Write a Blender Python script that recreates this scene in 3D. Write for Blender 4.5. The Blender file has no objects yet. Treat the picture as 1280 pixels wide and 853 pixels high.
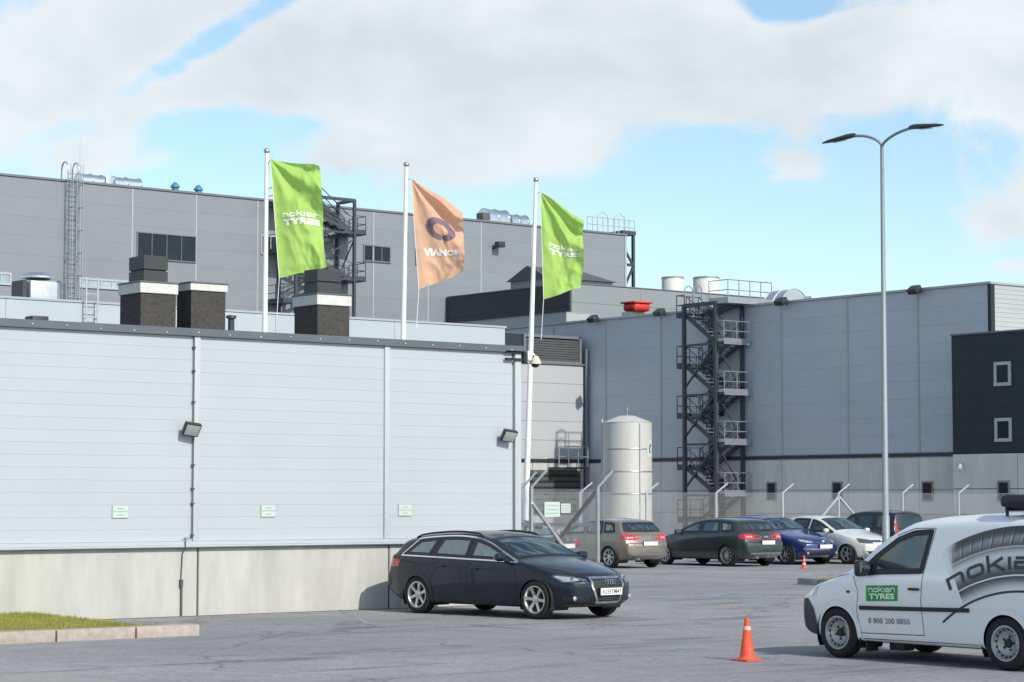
import bpy, bmesh, math, random
from mathutils import Vector, Matrix, noise
from mathutils.bvhtree import BVHTree
from mathutils.geometry import delaunay_2d_cdt
R = random.Random(7)
rad = math.radians
SC = bpy.context.scene
COL = SC.collection

# ------------------------------------------------------------------ camera
# world axes: +X runs along the white wall (to the right and away), +Y along the long grey wall (away, to the left)
FPX = 2800.0; CAMH = 2.0; YAW = rad(38.5); PITCH = math.atan((622 - 426.5) / FPX)
FW = Vector((math.sin(YAW), math.cos(YAW), 0)); RT = Vector((math.cos(YAW), -math.sin(YAW), 0))
cam = bpy.data.cameras.new('camera'); cam.sensor_width = 36; cam.lens = FPX / 1280 * 36
cam.clip_start = 0.1; cam.clip_end = 5000
camo = bpy.data.objects.new('camera', cam); COL.objects.link(camo)
camo.location = (0, 0, CAMH); camo.rotation_euler = (rad(90) + PITCH, 0, -YAW); SC.camera = camo

# ------------------------------------------------------------------ light and exposure
SUN_EL = rad(36); SUN_AZ = rad(2.0)              # azimuth from -Y towards +X
SUN_STRENGTH = 2.2; SKY_STRENGTH = 0.10; EXPOSURE = 0.9
SC.render.engine = 'CYCLES'
SC.view_settings.view_transform = 'Standard'; SC.view_settings.look = 'None'
SC.view_settings.gamma = 1; SC.view_settings.use_curve_mapping = False
SC.view_settings.exposure = EXPOSURE
sun = bpy.data.lights.new('sun', 'SUN'); sun.energy = SUN_STRENGTH; sun.angle = rad(0.6); sun.color = (1, 0.94, 0.85)
suno = bpy.data.objects.new('sun', sun); COL.objects.link(suno)
sdir = Vector((math.sin(SUN_AZ) * math.cos(SUN_EL), -math.cos(SUN_AZ) * math.cos(SUN_EL), math.sin(SUN_EL)))
suno.rotation_euler = sdir.to_track_quat('Z', 'Y').to_euler(); suno.location = (20, -20, 40)

def build_world():
    w = bpy.data.worlds.new('World'); SC.world = w; w.use_nodes = True
    nt = w.node_tree; nt.nodes.clear(); N = nt.nodes.new; L = nt.links.new
    def M(op, a, b=None, c=None, clamp=False):
        n = N('ShaderNodeMath'); n.operation = op; n.use_clamp = clamp
        for i, q in enumerate((a, b, c)):
            if q is None: continue
            if isinstance(q, (int, float)): n.inputs[i].default_value = q
            else: L(q, n.inputs[i])
        return n.outputs[0]
    sky = N('ShaderNodeTexSky'); sky.sky_type = 'NISHITA'; sky.sun_disc = False
    sky.sun_elevation = SUN_EL; sky.sun_rotation = math.pi - SUN_AZ; sky.air_density = 1.0; sky.dust_density = 0.6; sky.ozone_density = 1.6
    tc = N('ShaderNodeTexCoord'); sp = N('ShaderNodeSeparateXYZ'); L(tc.outputs['Generated'], sp.inputs[0])
    x, y, z = sp.outputs
    az = M('SUBTRACT', M('ARCTAN2', x, y), YAW)          # 0 along the view, + to the right
    el = M('ARCSINE', z)
    comb = N('ShaderNodeCombineXYZ'); L(x, comb.inputs[0]); L(y, comb.inputs[1]); L(M('MULTIPLY', z, 1.7), comb.inputs[2])
    def noise_n(scale, detail, rough, off, dist=0.0):
        mp = N('ShaderNodeMapping'); L(comb.outputs[0], mp.inputs[0]); mp.inputs['Location'].default_value = off
        n = N('ShaderNodeTexNoise'); n.inputs['Scale'].default_value = scale; n.inputs['Detail'].default_value = detail
        n.inputs['Roughness'].default_value = rough; n.inputs['Distortion'].default_value = dist
        L(mp.outputs[0], n.inputs['Vector']); return n.outputs[0]
    n1 = noise_n(15, 11, 0.60, (1.3, 2.7, 0.4), 0.5); n2 = noise_n(11, 7, 0.55, (4.1, 0.2, 1.0), .3)
    n3 = noise_n(26, 6, 0.55, (0.4, 3.2, 2.0))
    # the day's cloud banks: direction (azimuth, elevation), extent, tilt, amount; plain noise clouds fill the rest of the sky
    banks = CLOUDS
    tot = None
    for (px, py, sx, sy, tilt, amp) in banks:
        a0 = math.atan((px - 640) / FPX); e0 = PITCH + math.atan((426.5 - py) / FPX)
        da = M('SUBTRACT', az, a0); de = M('SUBTRACT', el, e0)
        ct, st = math.cos(tilt), math.sin(tilt)
        p = M('DIVIDE', M('ADD', M('MULTIPLY', da, ct), M('MULTIPLY', de, st)), sx / FPX)
        q = M('DIVIDE', M('SUBTRACT', M('MULTIPLY', de, ct), M('MULTIPLY', da, st)), sy / FPX)
        r2 = M('ADD', M('MULTIPLY', p, p), M('MULTIPLY', q, q))
        g = M('MULTIPLY', M('EXPONENT', M('MULTIPLY', r2, -1.0)), amp)
        tot = g if tot is None else M('ADD', tot, g)
    base = M('ADD', M('MULTIPLY', n1, 1.45), M('MULTIPLY', M('SUBTRACT', n3, 0.5), 0.34))
    dens = M('ADD', base, tot)
    # clouds thin out towards the horizon haze
    mask = N('ShaderNodeMapRange'); mask.interpolation_type = 'SMOOTHSTEP'
    L(dens, mask.inputs[0]); mask.inputs[1].default_value = 0.64; mask.inputs[2].default_value = 0.98
    shade = N('ShaderNodeMapRange'); L(M('ADD', M('MULTIPLY', n2, 0.75), M('MULTIPLY', dens, 0.2)), shade.inputs[0])
    shade.inputs[1].default_value = 0.46; shade.inputs[2].default_value = 0.74
    cc = N('ShaderNodeMix'); cc.data_type = 'RGBA'; L(shade.outputs[0], cc.inputs[0])
    cc.inputs[6].default_value = (*CLOUD_LIT, 1); cc.inputs[7].default_value = (*CLOUD_GREY, 1)
    tint = N('ShaderNodeMix'); tint.data_type = 'RGBA'; tint.blend_type = 'MULTIPLY'; tint.inputs[0].default_value = 1
    L(sky.outputs[0], tint.inputs[6]); tint.inputs[7].default_value = (*SKY_TINT, 1)
    mx = N('ShaderNodeMix'); mx.data_type = 'RGBA'; L(M('MULTIPLY', mask.outputs[0], 0.93), mx.inputs[0])
    L(tint.outputs[2], mx.inputs[6]); L(cc.outputs[2], mx.inputs[7])
    bg = N('ShaderNodeBackground'); L(mx.outputs[2], bg.inputs[0]); bg.inputs[1].default_value = SKY_STRENGTH
    out = N('ShaderNodeOutputWorld'); L(bg.outputs[0], out.inputs[0])
CLOUD_LIT = (4.78, 5.02, 5.14); CLOUD_GREY = (3.75, 4.08, 4.25); SKY_TINT = (.87, .92, .885)
CLOUDS = [(480, 60, 330, 80, 0.10, .46), (120, 60, 260, 110, -.05, .34), (840, 90, 300, 90, 0.0, .42), (1120, 50, 240, 70, 0, .38), (1120, 165, 170, 28, 0, -.22), (640, 20, 60, 40, .6, -.12),
          (60, 170, 120, 60, 0, .35), (560, 190, 160, 60, 0, .40), (1000, 215, 70, 28, 0, .45), (1270, 275, 75, 40, .3, .60), (1275, 150, 130, 30, 0, .25), (1290, 340, 60, 14, 0, .3),
          (230, 75, 190, 20, .55, -.55), (260, 165, 190, 26, .05, -.55), (985, 10, 65, 30, .2, -.5), (1000, 290, 420, 70, 0, -.45),
          (870, 180, 90, 26, 0, -.3), (420, 200, 45, 25, 0, .25), (1130, 190, 60, 50, 0, -.1), (330, 230, 250, 40, 0, -.3)]
build_world()

# ------------------------------------------------------------------ pixel -> place helpers
def ray(px, py):
    x = (px - 640) / FPX; y = (426.5 - py) / FPX
    a = math.cos(PITCH) - y * math.sin(PITCH)
    d = FW * a + RT * x; d.z = math.sin(PITCH) + y * math.cos(PITCH); return d
CAMP = Vector((0, 0, CAMH))
def onG(px, py, z=0.0):
    d = ray(px, py); return CAMP + d * ((z - CAMH) / d.z)
def onA(px, py, v):
    d = ray(px, py); return CAMP + d * (v / d.y)
def onB(px, py, u):
    d = ray(px, py); return CAMP + d * (u / d.x)
def onD(px, py, dep):
    d = ray(px, py); return CAMP + d * (dep / d.dot(FW))

# ------------------------------------------------------------------ materials
MATS = {}
def mat(name, col, rough=0.6, metal=0.0, var=0.0, vscale=3.0, bump=0.0, bscale=30.0, coat=0.0, rnd=0.0, trans=0.0, spec=0.5, stretch=None, tint=None, detail=5):
    if name in MATS: return MATS[name]
    m = bpy.data.materials.new(name); m.use_nodes = True; MATS[name] = m
    nt = m.node_tree; N = nt.nodes.new; L = nt.links.new
    b = nt.nodes['Principled BSDF']; b.inputs['Base Color'].default_value = (*col, 1)
    b.inputs['Roughness'].default_value = rough; b.inputs['Metallic'].default_value = metal
    b.inputs['Specular IOR Level'].default_value = spec
    if coat: b.inputs['Coat Weight'].default_value = coat; b.inputs['Coat Roughness'].default_value = 0.04
    vec = None
    if var or bump:
        tc = N('ShaderNodeTexCoord'); geo = N('ShaderNodeNewGeometry'); mp = N('ShaderNodeMapping'); L(geo.outputs['Position'], mp.inputs[0])
        if stretch: mp.inputs['Scale'].default_value = stretch
        vec = mp.outputs[0]
    last = None
    if var:
        n = N('ShaderNodeTexNoise'); n.inputs['Scale'].default_value = vscale; n.inputs['Detail'].default_value = detail; n.inputs['Roughness'].default_value = 0.62
        L(vec, n.inputs['Vector'])
        r = N('ShaderNodeMapRange'); L(n.outputs[0], r.inputs[0]); r.inputs[1].default_value = 0.28; r.inputs[2].default_value = 0.72
        r.inputs[3].default_value = 0; r.inputs[4].default_value = 1
        mx = N('ShaderNodeMix'); mx.data_type = 'RGBA'; L(r.outputs[0], mx.inputs[0])
        t = tint or tuple(c * (1 + var) for c in col)
        mx.inputs[6].default_value = (*[c * (1 - var) for c in col], 1); mx.inputs[7].default_value = (*t, 1); last = mx.outputs[2]
    if rnd:
        oi = N('ShaderNodeObjectInfo'); r = N('ShaderNodeMapRange'); L(oi.outputs['Random'], r.inputs[0]); r.inputs[3].default_value = 1 - rnd; r.inputs[4].default_value = 1 + rnd
        mx = N('ShaderNodeMix'); mx.data_type = 'RGBA'; mx.blend_type = 'MULTIPLY'; mx.inputs[0].default_value = 1
        if last is None: mx.inputs[6].default_value = (*col, 1)
        else: L(last, mx.inputs[6])
        cb = N('ShaderNodeCombineColor'); [L(r.outputs[0], cb.inputs[i]) for i in range(3)]; L(cb.outputs[0], mx.inputs[7]); last = mx.outputs[2]
    if last is not None: L(last, b.inputs['Base Color'])
    if bump:
        n = N('ShaderNodeTexNoise'); n.inputs['Scale'].default_value = bscale; n.inputs['Detail'].default_value = 4; L(vec, n.inputs['Vector'])
        bp = N('ShaderNodeBump'); bp.inputs['Strength'].default_value = bump; bp.inputs['Distance'].default_value = 0.02; L(n.outputs[0], bp.inputs['Height']); L(bp.outputs[0], b.inputs['Normal'])
    if trans:
        out = nt.nodes['Material Output']; tr = N('ShaderNodeBsdfTranslucent'); tr.inputs[0].default_value = (*col, 1)
        if last is not None: L(last, tr.inputs[0])
        ms = N('ShaderNodeMixShader'); ms.inputs[0].default_value = trans; L(b.outputs[0], ms.inputs[1]); L(tr.outputs[0], ms.inputs[2]); L(ms.outputs[0], out.inputs[0])
    return m
def glass_mat(name, tint, refl=0.08):
    m = bpy.data.materials.new(name); m.use_nodes = True; MATS[name] = m
    nt = m.node_tree; nt.nodes.clear(); N = nt.nodes.new; L = nt.links.new
    tr = N('ShaderNodeBsdfTransparent'); tr.inputs[0].default_value = (*tint, 1)
    gl = N('ShaderNodeBsdfGlossy'); gl.inputs['Roughness'].default_value = 0.02; gl.inputs[0].default_value = (.82, .97, .93, 1)
    fr = N('ShaderNodeFresnel'); fr.inputs[0].default_value = 1.5
    ad = N('ShaderNodeMath'); ad.operation = 'ADD'; ad.use_clamp = True; L(fr.outputs[0], ad.inputs[0]); ad.inputs[1].default_value = refl
    ms = N('ShaderNodeMixShader'); L(ad.outputs[0], ms.inputs[0]); L(tr.outputs[0], ms.inputs[1]); L(gl.outputs[0], ms.inputs[2])
    o = N('ShaderNodeOutputMaterial'); L(ms.outputs[0], o.inputs[0]); return m
def asphalt_mat():
    m = bpy.data.materials.new('asphalt'); m.use_nodes = True; MATS['asphalt'] = m
    nt = m.node_tree; N = nt.nodes.new; L = nt.links.new; b = nt.nodes['Principled BSDF']
    g = N('ShaderNodeNewGeometry')
    def nz(s, d, r=.6, sc=None):
        v = g.outputs['Position']
        if sc: mp = N('ShaderNodeMapping'); L(v, mp.inputs[0]); mp.inputs['Scale'].default_value = sc; v = mp.outputs[0]
        n = N('ShaderNodeTexNoise'); n.inputs['Scale'].default_value = s; n.inputs['Detail'].default_value = d; n.inputs['Roughness'].default_value = r; L(v, n.inputs['Vector']); return n.outputs[0]
    def ramp(src, a, bb, lo, hi):
        r = N('ShaderNodeMapRange'); L(src, r.inputs[0]); r.inputs[1].default_value = a; r.inputs[2].default_value = bb; r.inputs[3].default_value = lo; r.inputs[4].default_value = hi; return r.outputs[0]
    def mul(a, bb):
        n = N('ShaderNodeMath'); n.operation = 'MULTIPLY'; L(a, n.inputs[0]); L(bb, n.inputs[1]); return n.outputs[0]
    big = ramp(nz(0.13, 4), .3, .7, .84, 1.14)
    fine = ramp(nz(11, 7, .8), .3, .7, .62, 1.38)
    mid = ramp(nz(1.6, 5), .3, .7, .9, 1.1)
    marks = ramp(nz(1.0, 5, .55, (.22, 1.5, 1)), .56, .70, 1.0, .58)       # long scuffed tyre tracks
    cracks = ramp(nz(.55, 6, .6, (1.2, .3, 1)), .66, .72, 1.0, .7)
    wob = N('ShaderNodeTexNoise'); wob.inputs['Scale'].default_value = .5; wob.inputs['Detail'].default_value = 5; L(g.outputs['Position'], wob.inputs['Vector'])
    va = N('ShaderNodeVectorMath'); va.operation = 'SCALE'; L(wob.outputs[1], va.inputs[0]); va.inputs['Scale'].default_value = 2.6
    vb = N('ShaderNodeVectorMath'); vb.operation = 'ADD'; L(g.outputs['Position'], vb.inputs[0]); L(va.outputs[0], vb.inputs[1])
    vo = N('ShaderNodeTexVoronoi'); vo.feature = 'DISTANCE_TO_EDGE'; vo.inputs['Scale'].default_value = .11; L(vb.outputs[0], vo.inputs['Vector'])
    fissure = ramp(vo.outputs['Distance'], 0.0, .006, .62, 1.0)                # long repaired cracks
    stain = ramp(nz(.8, 3, .45), .64, .74, 1.0, .72)                           # oil and damp spots
    val = mul(mul(mul(mul(big, fine), mid), mul(marks, cracks)), mul(fissure, stain))
    mx = N('ShaderNodeMix'); mx.data_type = 'RGBA'; L(ramp(nz(.21, 3), .35, .65, 0, 1), mx.inputs[0])
    mx.inputs[6].default_value = (*ASPH_A, 1); mx.inputs[7].default_value = (*ASPH_B, 1)
    m2 = N('ShaderNodeMix'); m2.data_type = 'RGBA'; m2.blend_type = 'MULTIPLY'; m2.inputs[0].default_value = 1; L(mx.outputs[2], m2.inputs[6])
    cb = N('ShaderNodeCombineColor'); [L(val, cb.inputs[i]) for i in range(3)]; L(cb.outputs[0], m2.inputs[7]); L(m2.outputs[2], b.inputs['Base Color'])
    b.inputs['Roughness'].default_value = .82; b.inputs['Specular IOR Level'].default_value = .35
    bp = N('ShaderNodeBump'); bp.inputs['Strength'].default_value = .45; bp.inputs['Distance'].default_value = .01; L(nz(60, 2), bp.inputs['Height']); L(bp.outputs[0], b.inputs['Normal'])
    return m
ASPH_A = (.242, .246, .256); ASPH_B = (.284, .277, .278)
asphalt_mat()
mat('white_panel', (.425, .464, .492), .42, var=.025, vscale=.8, rnd=.012, bump=.03, bscale=2.0)
mat('white_strip', (.445, .485, .51), .4, var=.03, vscale=1.5)
mat('white_back', (.44, .475, .50), .6, var=.03)
mat('flash_grey', (.115, .135, .155), .42, var=.08, vscale=2, metal=.2)
mat('concrete', (.455, .455, .43), .9, var=.16, vscale=1.4, bump=.25, bscale=22, stretch=(1.4, 1.4, .35), rnd=.03)
mat('concrete_far', (.64, .63, .605), .9, var=.12, vscale=.7, bump=.15, bscale=8, stretch=(1.5, 1.5, .3), rnd=.06)
mat('joint_dark', (.09, .09, .085), .9, var=.15, vscale=6)
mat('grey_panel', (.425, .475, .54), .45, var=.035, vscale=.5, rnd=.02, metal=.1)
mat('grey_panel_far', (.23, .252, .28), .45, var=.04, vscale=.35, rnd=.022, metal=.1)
mat('grey_panel_mid', (.25, .28, .295), .45, var=.04, vscale=.5, rnd=.02)
mat('seam_pale', (.36, .395, .43), .4, var=.04)
mat('seam_dark', (.15, .165, .185), .5, var=.05)
mat('light_panel', (.40, .46, .495), .45, var=.03, vscale=.5, rnd=.02)
mat('box_panel', (.41, .43, .44), .5, var=.04, vscale=.6, rnd=.02)
mat('black_panel', (.024, .030, .040), .5, var=.12, vscale=.5, rnd=.03)
mat('navy_panel', (.024, .032, .043), .55, var=.06, vscale=.6, rnd=.03, spec=.3)
mat('roof_membrane', (.12, .12, .125), .9, var=.2, vscale=1)
mat('shaft_stone', (.062, .058, .054), .95, var=.35, vscale=18, bump=.5, bscale=60)
mat('louvre_dark', (.040, .044, .046), .5, var=.15, vscale=3)
mat('unit_dark', (.085, .088, .09), .5, var=.12, vscale=2)
mat('cap_pale', (.60, .60, .58), .6, var=.08, vscale=6)
mat('steel_dark', (.055, .067, .082), .5, var=.2, vscale=3, metal=.2)
mat('galv', (.42, .45, .47), .42, metal=.75, var=.14, vscale=5)
mat('galv_pale', (.50, .53, .55), .5, metal=.35, var=.1, vscale=4)
mat('duct', (.62, .66, .69), .28, metal=.9, var=.12, vscale=2)
mat('tank_steel', (.55, .545, .525), .5, metal=.12, var=.07, vscale=1.2, stretch=(2, 2, .4))
mat('vent_white', (.62, .64, .60), .5, var=.08, vscale=3)
mat('pole_white', (.80, .81, .80), .35, var=.03, vscale=4)
mat('lamp_pole', (.24, .29, .30), .5, metal=.1, var=.06, vscale=4)
mat('lamp_black', (.03, .034, .032), .4, var=.1, vscale=5)
mat('lens_grey', (.35, .38, .38), .15, var=.15, vscale=20)
mat('flag_green', (.48, .74, .17), .7, var=.06, vscale=5, trans=.45)
mat('flag_orange', (.90, .54, .36), .7, var=.06, vscale=5, trans=.45)
mat('flag_white', (.86, .88, .84), .7, var=.02)
mat('flag_purple', (.17, .12, .15), .7, var=.08, vscale=12)
mat('granite', (.40, .345, .31), .9, var=.2, vscale=9, bump=.4, bscale=40, rnd=.1)
mat('kerb_grey', (.26, .26, .25), .9, var=.2, vscale=8, bump=.3, bscale=40, rnd=.06)
mat('grass', (.27, .26, .045), .9, var=.3, vscale=2.5)
mat('grass_soil', (.22, .215, .045), .95, var=.3, vscale=4)
mat('paint_line', (.46, .46, .44), .8, var=.25, vscale=5)
mat('paint_worn', (.20, .20, .205), .85, var=.25, vscale=3, tint=(.36, .36, .36))
mat('paint_blue', (.17, .20, .25), .6, var=.3, vscale=2, tint=(.34, .40, .46))
mat('grit', (.16, .155, .14), .95, var=.5, vscale=7)
mat('patch_pale', (.30, .29, .285), .9, var=.1, vscale=6)
mat('cone_orange', (.72, .085, .035), .6, var=.25, vscale=16, bump=.1)
mat('cone_white', (.60, .50, .45), .6, var=.2, vscale=20)
mat('rubber', (.014, .014, .015), .85, var=.2, vscale=12)
mat('plastic_black', (.016, .017, .018), .55, var=.1, vscale=8)
mat('plastic_grey', (.040, .043, .046), .6, var=.12, vscale=8)
mat('alloy', (.58, .58, .57), .32, metal=.75, var=.06, vscale=20)
mat('steel_wheel', (.42, .43, .44), .4, metal=.6, var=.1, vscale=20)
mat('chrome', (.75, .76, .77), .12, metal=1.0)
mat('white_paint', (.80, .83, .85), .28, coat=.8, var=.012, vscale=2)
mat('audi_paint', (.008, .015, .030), .35, coat=.5, metal=.2, spec=.3)
mat('beige_paint', (.25, .225, .19), .32, coat=.9, metal=.5)
mat('green_paint', (.040, .055, .058), .32, coat=.9, metal=.4)
mat('blue_paint', (.022, .042, .17), .3, coat=1, metal=.3)
mat('polo_paint', (.58, .60, .57), .3, coat=.8)
mat('navy_paint', (.012, .014, .03), .3, coat=.9, metal=.2)
mat('slate_paint', (.030, .037, .048), .32, coat=.9, metal=.4)
mat('tail_red', (.55, .012, .02), .12, coat=1, var=.1, vscale=14)
mat('tail_clear', (.62, .30, .30), .12, coat=1)
mat('head_clear', (.52, .56, .60), .08, metal=.55, coat=1, var=.35, vscale=24)
mat('head_dark', (.06, .065, .07), .1, coat=1, var=.3, vscale=20)
mat('plate_white', (.74, .75, .74), .5)
mat('ink', (.03, .03, .035), .6)
mat('seat_dark', (.035, .035, .038), .8, var=.15, vscale=10)
mat('interior', (.16, .16, .155), .8, var=.1, vscale=6)
mat('sign_green', (.012, .30, .035), .45, var=.04, vscale=6)
mat('sign_rim', (.32, .48, .40), .5)
mat('sign_text', (.30, .36, .34), .6)
mat('sign_white', (.52, .57, .555), .5)
mat('wrap_black', (.035, .037, .042), .4, var=.2, vscale=7)
mat('wrap_grey', (.10, .11, .125), .35, var=.4, vscale=4, tint=(.36, .40, .44))
mat('wrap_mid', (.20, .225, .25), .4, var=.3, vscale=3, tint=(.46, .51, .55))
mat('wrap_pale', (.50, .55, .59), .4, var=.06, vscale=3)
mat('phone_grey', (.16, .17, .18), .5)
mat('red_cover', (.62, .035, .025), .55, var=.12, vscale=4)
mat('blue_cap', (.05, .20, .36), .5, var=.1, vscale=8)
mat('win_glass', (.016, .024, .030), .25, spec=.25, var=.3, vscale=.7)
mat('win_pale', (.30, .40, .42), .12, var=.25, vscale=1.0)
mat('win_frame', (.42, .44, .45), .5, var=.06)
mat('dome_cream', (.58, .54, .40), .45, var=.06, vscale=20)
mat('brown_stain', (.28, .26, .23), .9, var=.2, vscale=5)
glass_mat('car_glass', (.84, .92, .90), .24)
glass_mat('windscreen', (.70, .82, .84), .14)
glass_mat('van_glass', (.88, .95, .93), .10)
glass_mat('dark_glass', (.30, .38, .39), .10)
mat('mesh_wire', (.36, .37, .375), .6, metal=.3, var=.1)

def tyre_print_mat():
    """flat print of a tyre: shades run with the distance from the tyre's centre, tread grooves with the angle"""
    m = bpy.data.materials.new('tyre_print'); m.use_nodes = True; MATS['tyre_print'] = m
    nt = m.node_tree; N = nt.nodes.new; L = nt.links.new; b = nt.nodes['Principled BSDF']; b.inputs['Roughness'].default_value = .35; b.inputs['Coat Weight'].default_value = .5
    def M(op, a, c=None):
        n = N('ShaderNodeMath'); n.operation = op
        for i, q in enumerate((a, c)):
            if q is None: continue
            if isinstance(q, (int, float)): n.inputs[i].default_value = q
            else: L(q, n.inputs[i])
        return n.outputs[0]
    tc = N('ShaderNodeTexCoord'); sp = N('ShaderNodeSeparateXYZ'); L(tc.outputs['Object'], sp.inputs[0])
    dx = M('SUBTRACT', sp.outputs[0], -1.62); dz = M('SUBTRACT', sp.outputs[2], -1.10)
    r = M('SQRT', M('ADD', M('MULTIPLY', dx, dx), M('MULTIPLY', dz, dz))); ang = M('ARCTAN2', dx, dz)
    nz = N('ShaderNodeTexNoise'); nz.inputs['Scale'].default_value = 5; L(tc.outputs['Object'], nz.inputs['Vector'])
    rr = M('ADD', r, M('MULTIPLY', M('SUBTRACT', nz.outputs[0], .5), .006))
    ramp = N('ShaderNodeValToRGB'); L(M('DIVIDE', M('SUBTRACT', rr, 2.0), .8), ramp.inputs[0]); e = ramp.color_ramp.elements
    st = [(2.03, .80), (2.09, .52), (2.14, .18), (2.18, .05), (2.198, .05), (2.203, .80), (2.212, .80), (2.218, .05), (2.25, .05), (2.31, .20), (2.38, .46), (2.45, .66), (2.49, .48), (2.525, .20), (2.542, .50), (2.56, .05), (2.61, .20), (2.65, .25), (2.69, .07), (2.73, .025), (2.78, .03)]
    while len(e) < len(st): e.new(.5)
    for k, (q, v) in enumerate(st): e[k].position = (q - 2.0) / .8; e[k].color = (v * .95, v, v * 1.04, 1)
    saw = M('FRACT', M('ADD', M('MULTIPLY', ang, 17.0), M('MULTIPLY', r, 2.2))); gro = M('LESS_THAN', saw, .13); edge = M('MULTIPLY', M('GREATER_THAN', saw, .13), M('LESS_THAN', saw, .24))
    tread = M('GREATER_THAN', r, 2.555); saw2 = M('GREATER_THAN', r, 2.69)
    k1 = M('SUBTRACT', 1.0, M('MULTIPLY', M('MULTIPLY', tread, gro), .82)); k2 = M('ADD', k1, M('MULTIPLY', M('MULTIPLY', tread, edge), .9))
    cb = N('ShaderNodeCombineColor'); [L(k2, cb.inputs[i]) for i in range(3)]
    mu = N('ShaderNodeMix'); mu.data_type = 'RGBA'; mu.blend_type = 'MULTIPLY'; mu.inputs[0].default_value = 1; L(ramp.outputs[0], mu.inputs[6]); L(cb.outputs[0], mu.inputs[7])
    fd = N('ShaderNodeMapRange'); fd.interpolation_type = 'SMOOTHSTEP'; L(M('ADD', sp.outputs[0], M('MULTIPLY', M('SUBTRACT', nz.outputs[0], .5), .12)), fd.inputs[0]); fd.inputs[1].default_value = -.60; fd.inputs[2].default_value = -.41
    mx = N('ShaderNodeMix'); mx.data_type = 'RGBA'; L(fd.outputs[0], mx.inputs[0]); L(mu.outputs[2], mx.inputs[6]); mx.inputs[7].default_value = (.80, .83, .85, 1); L(mx.outputs[2], b.inputs['Base Color'])
tyre_print_mat()

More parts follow.
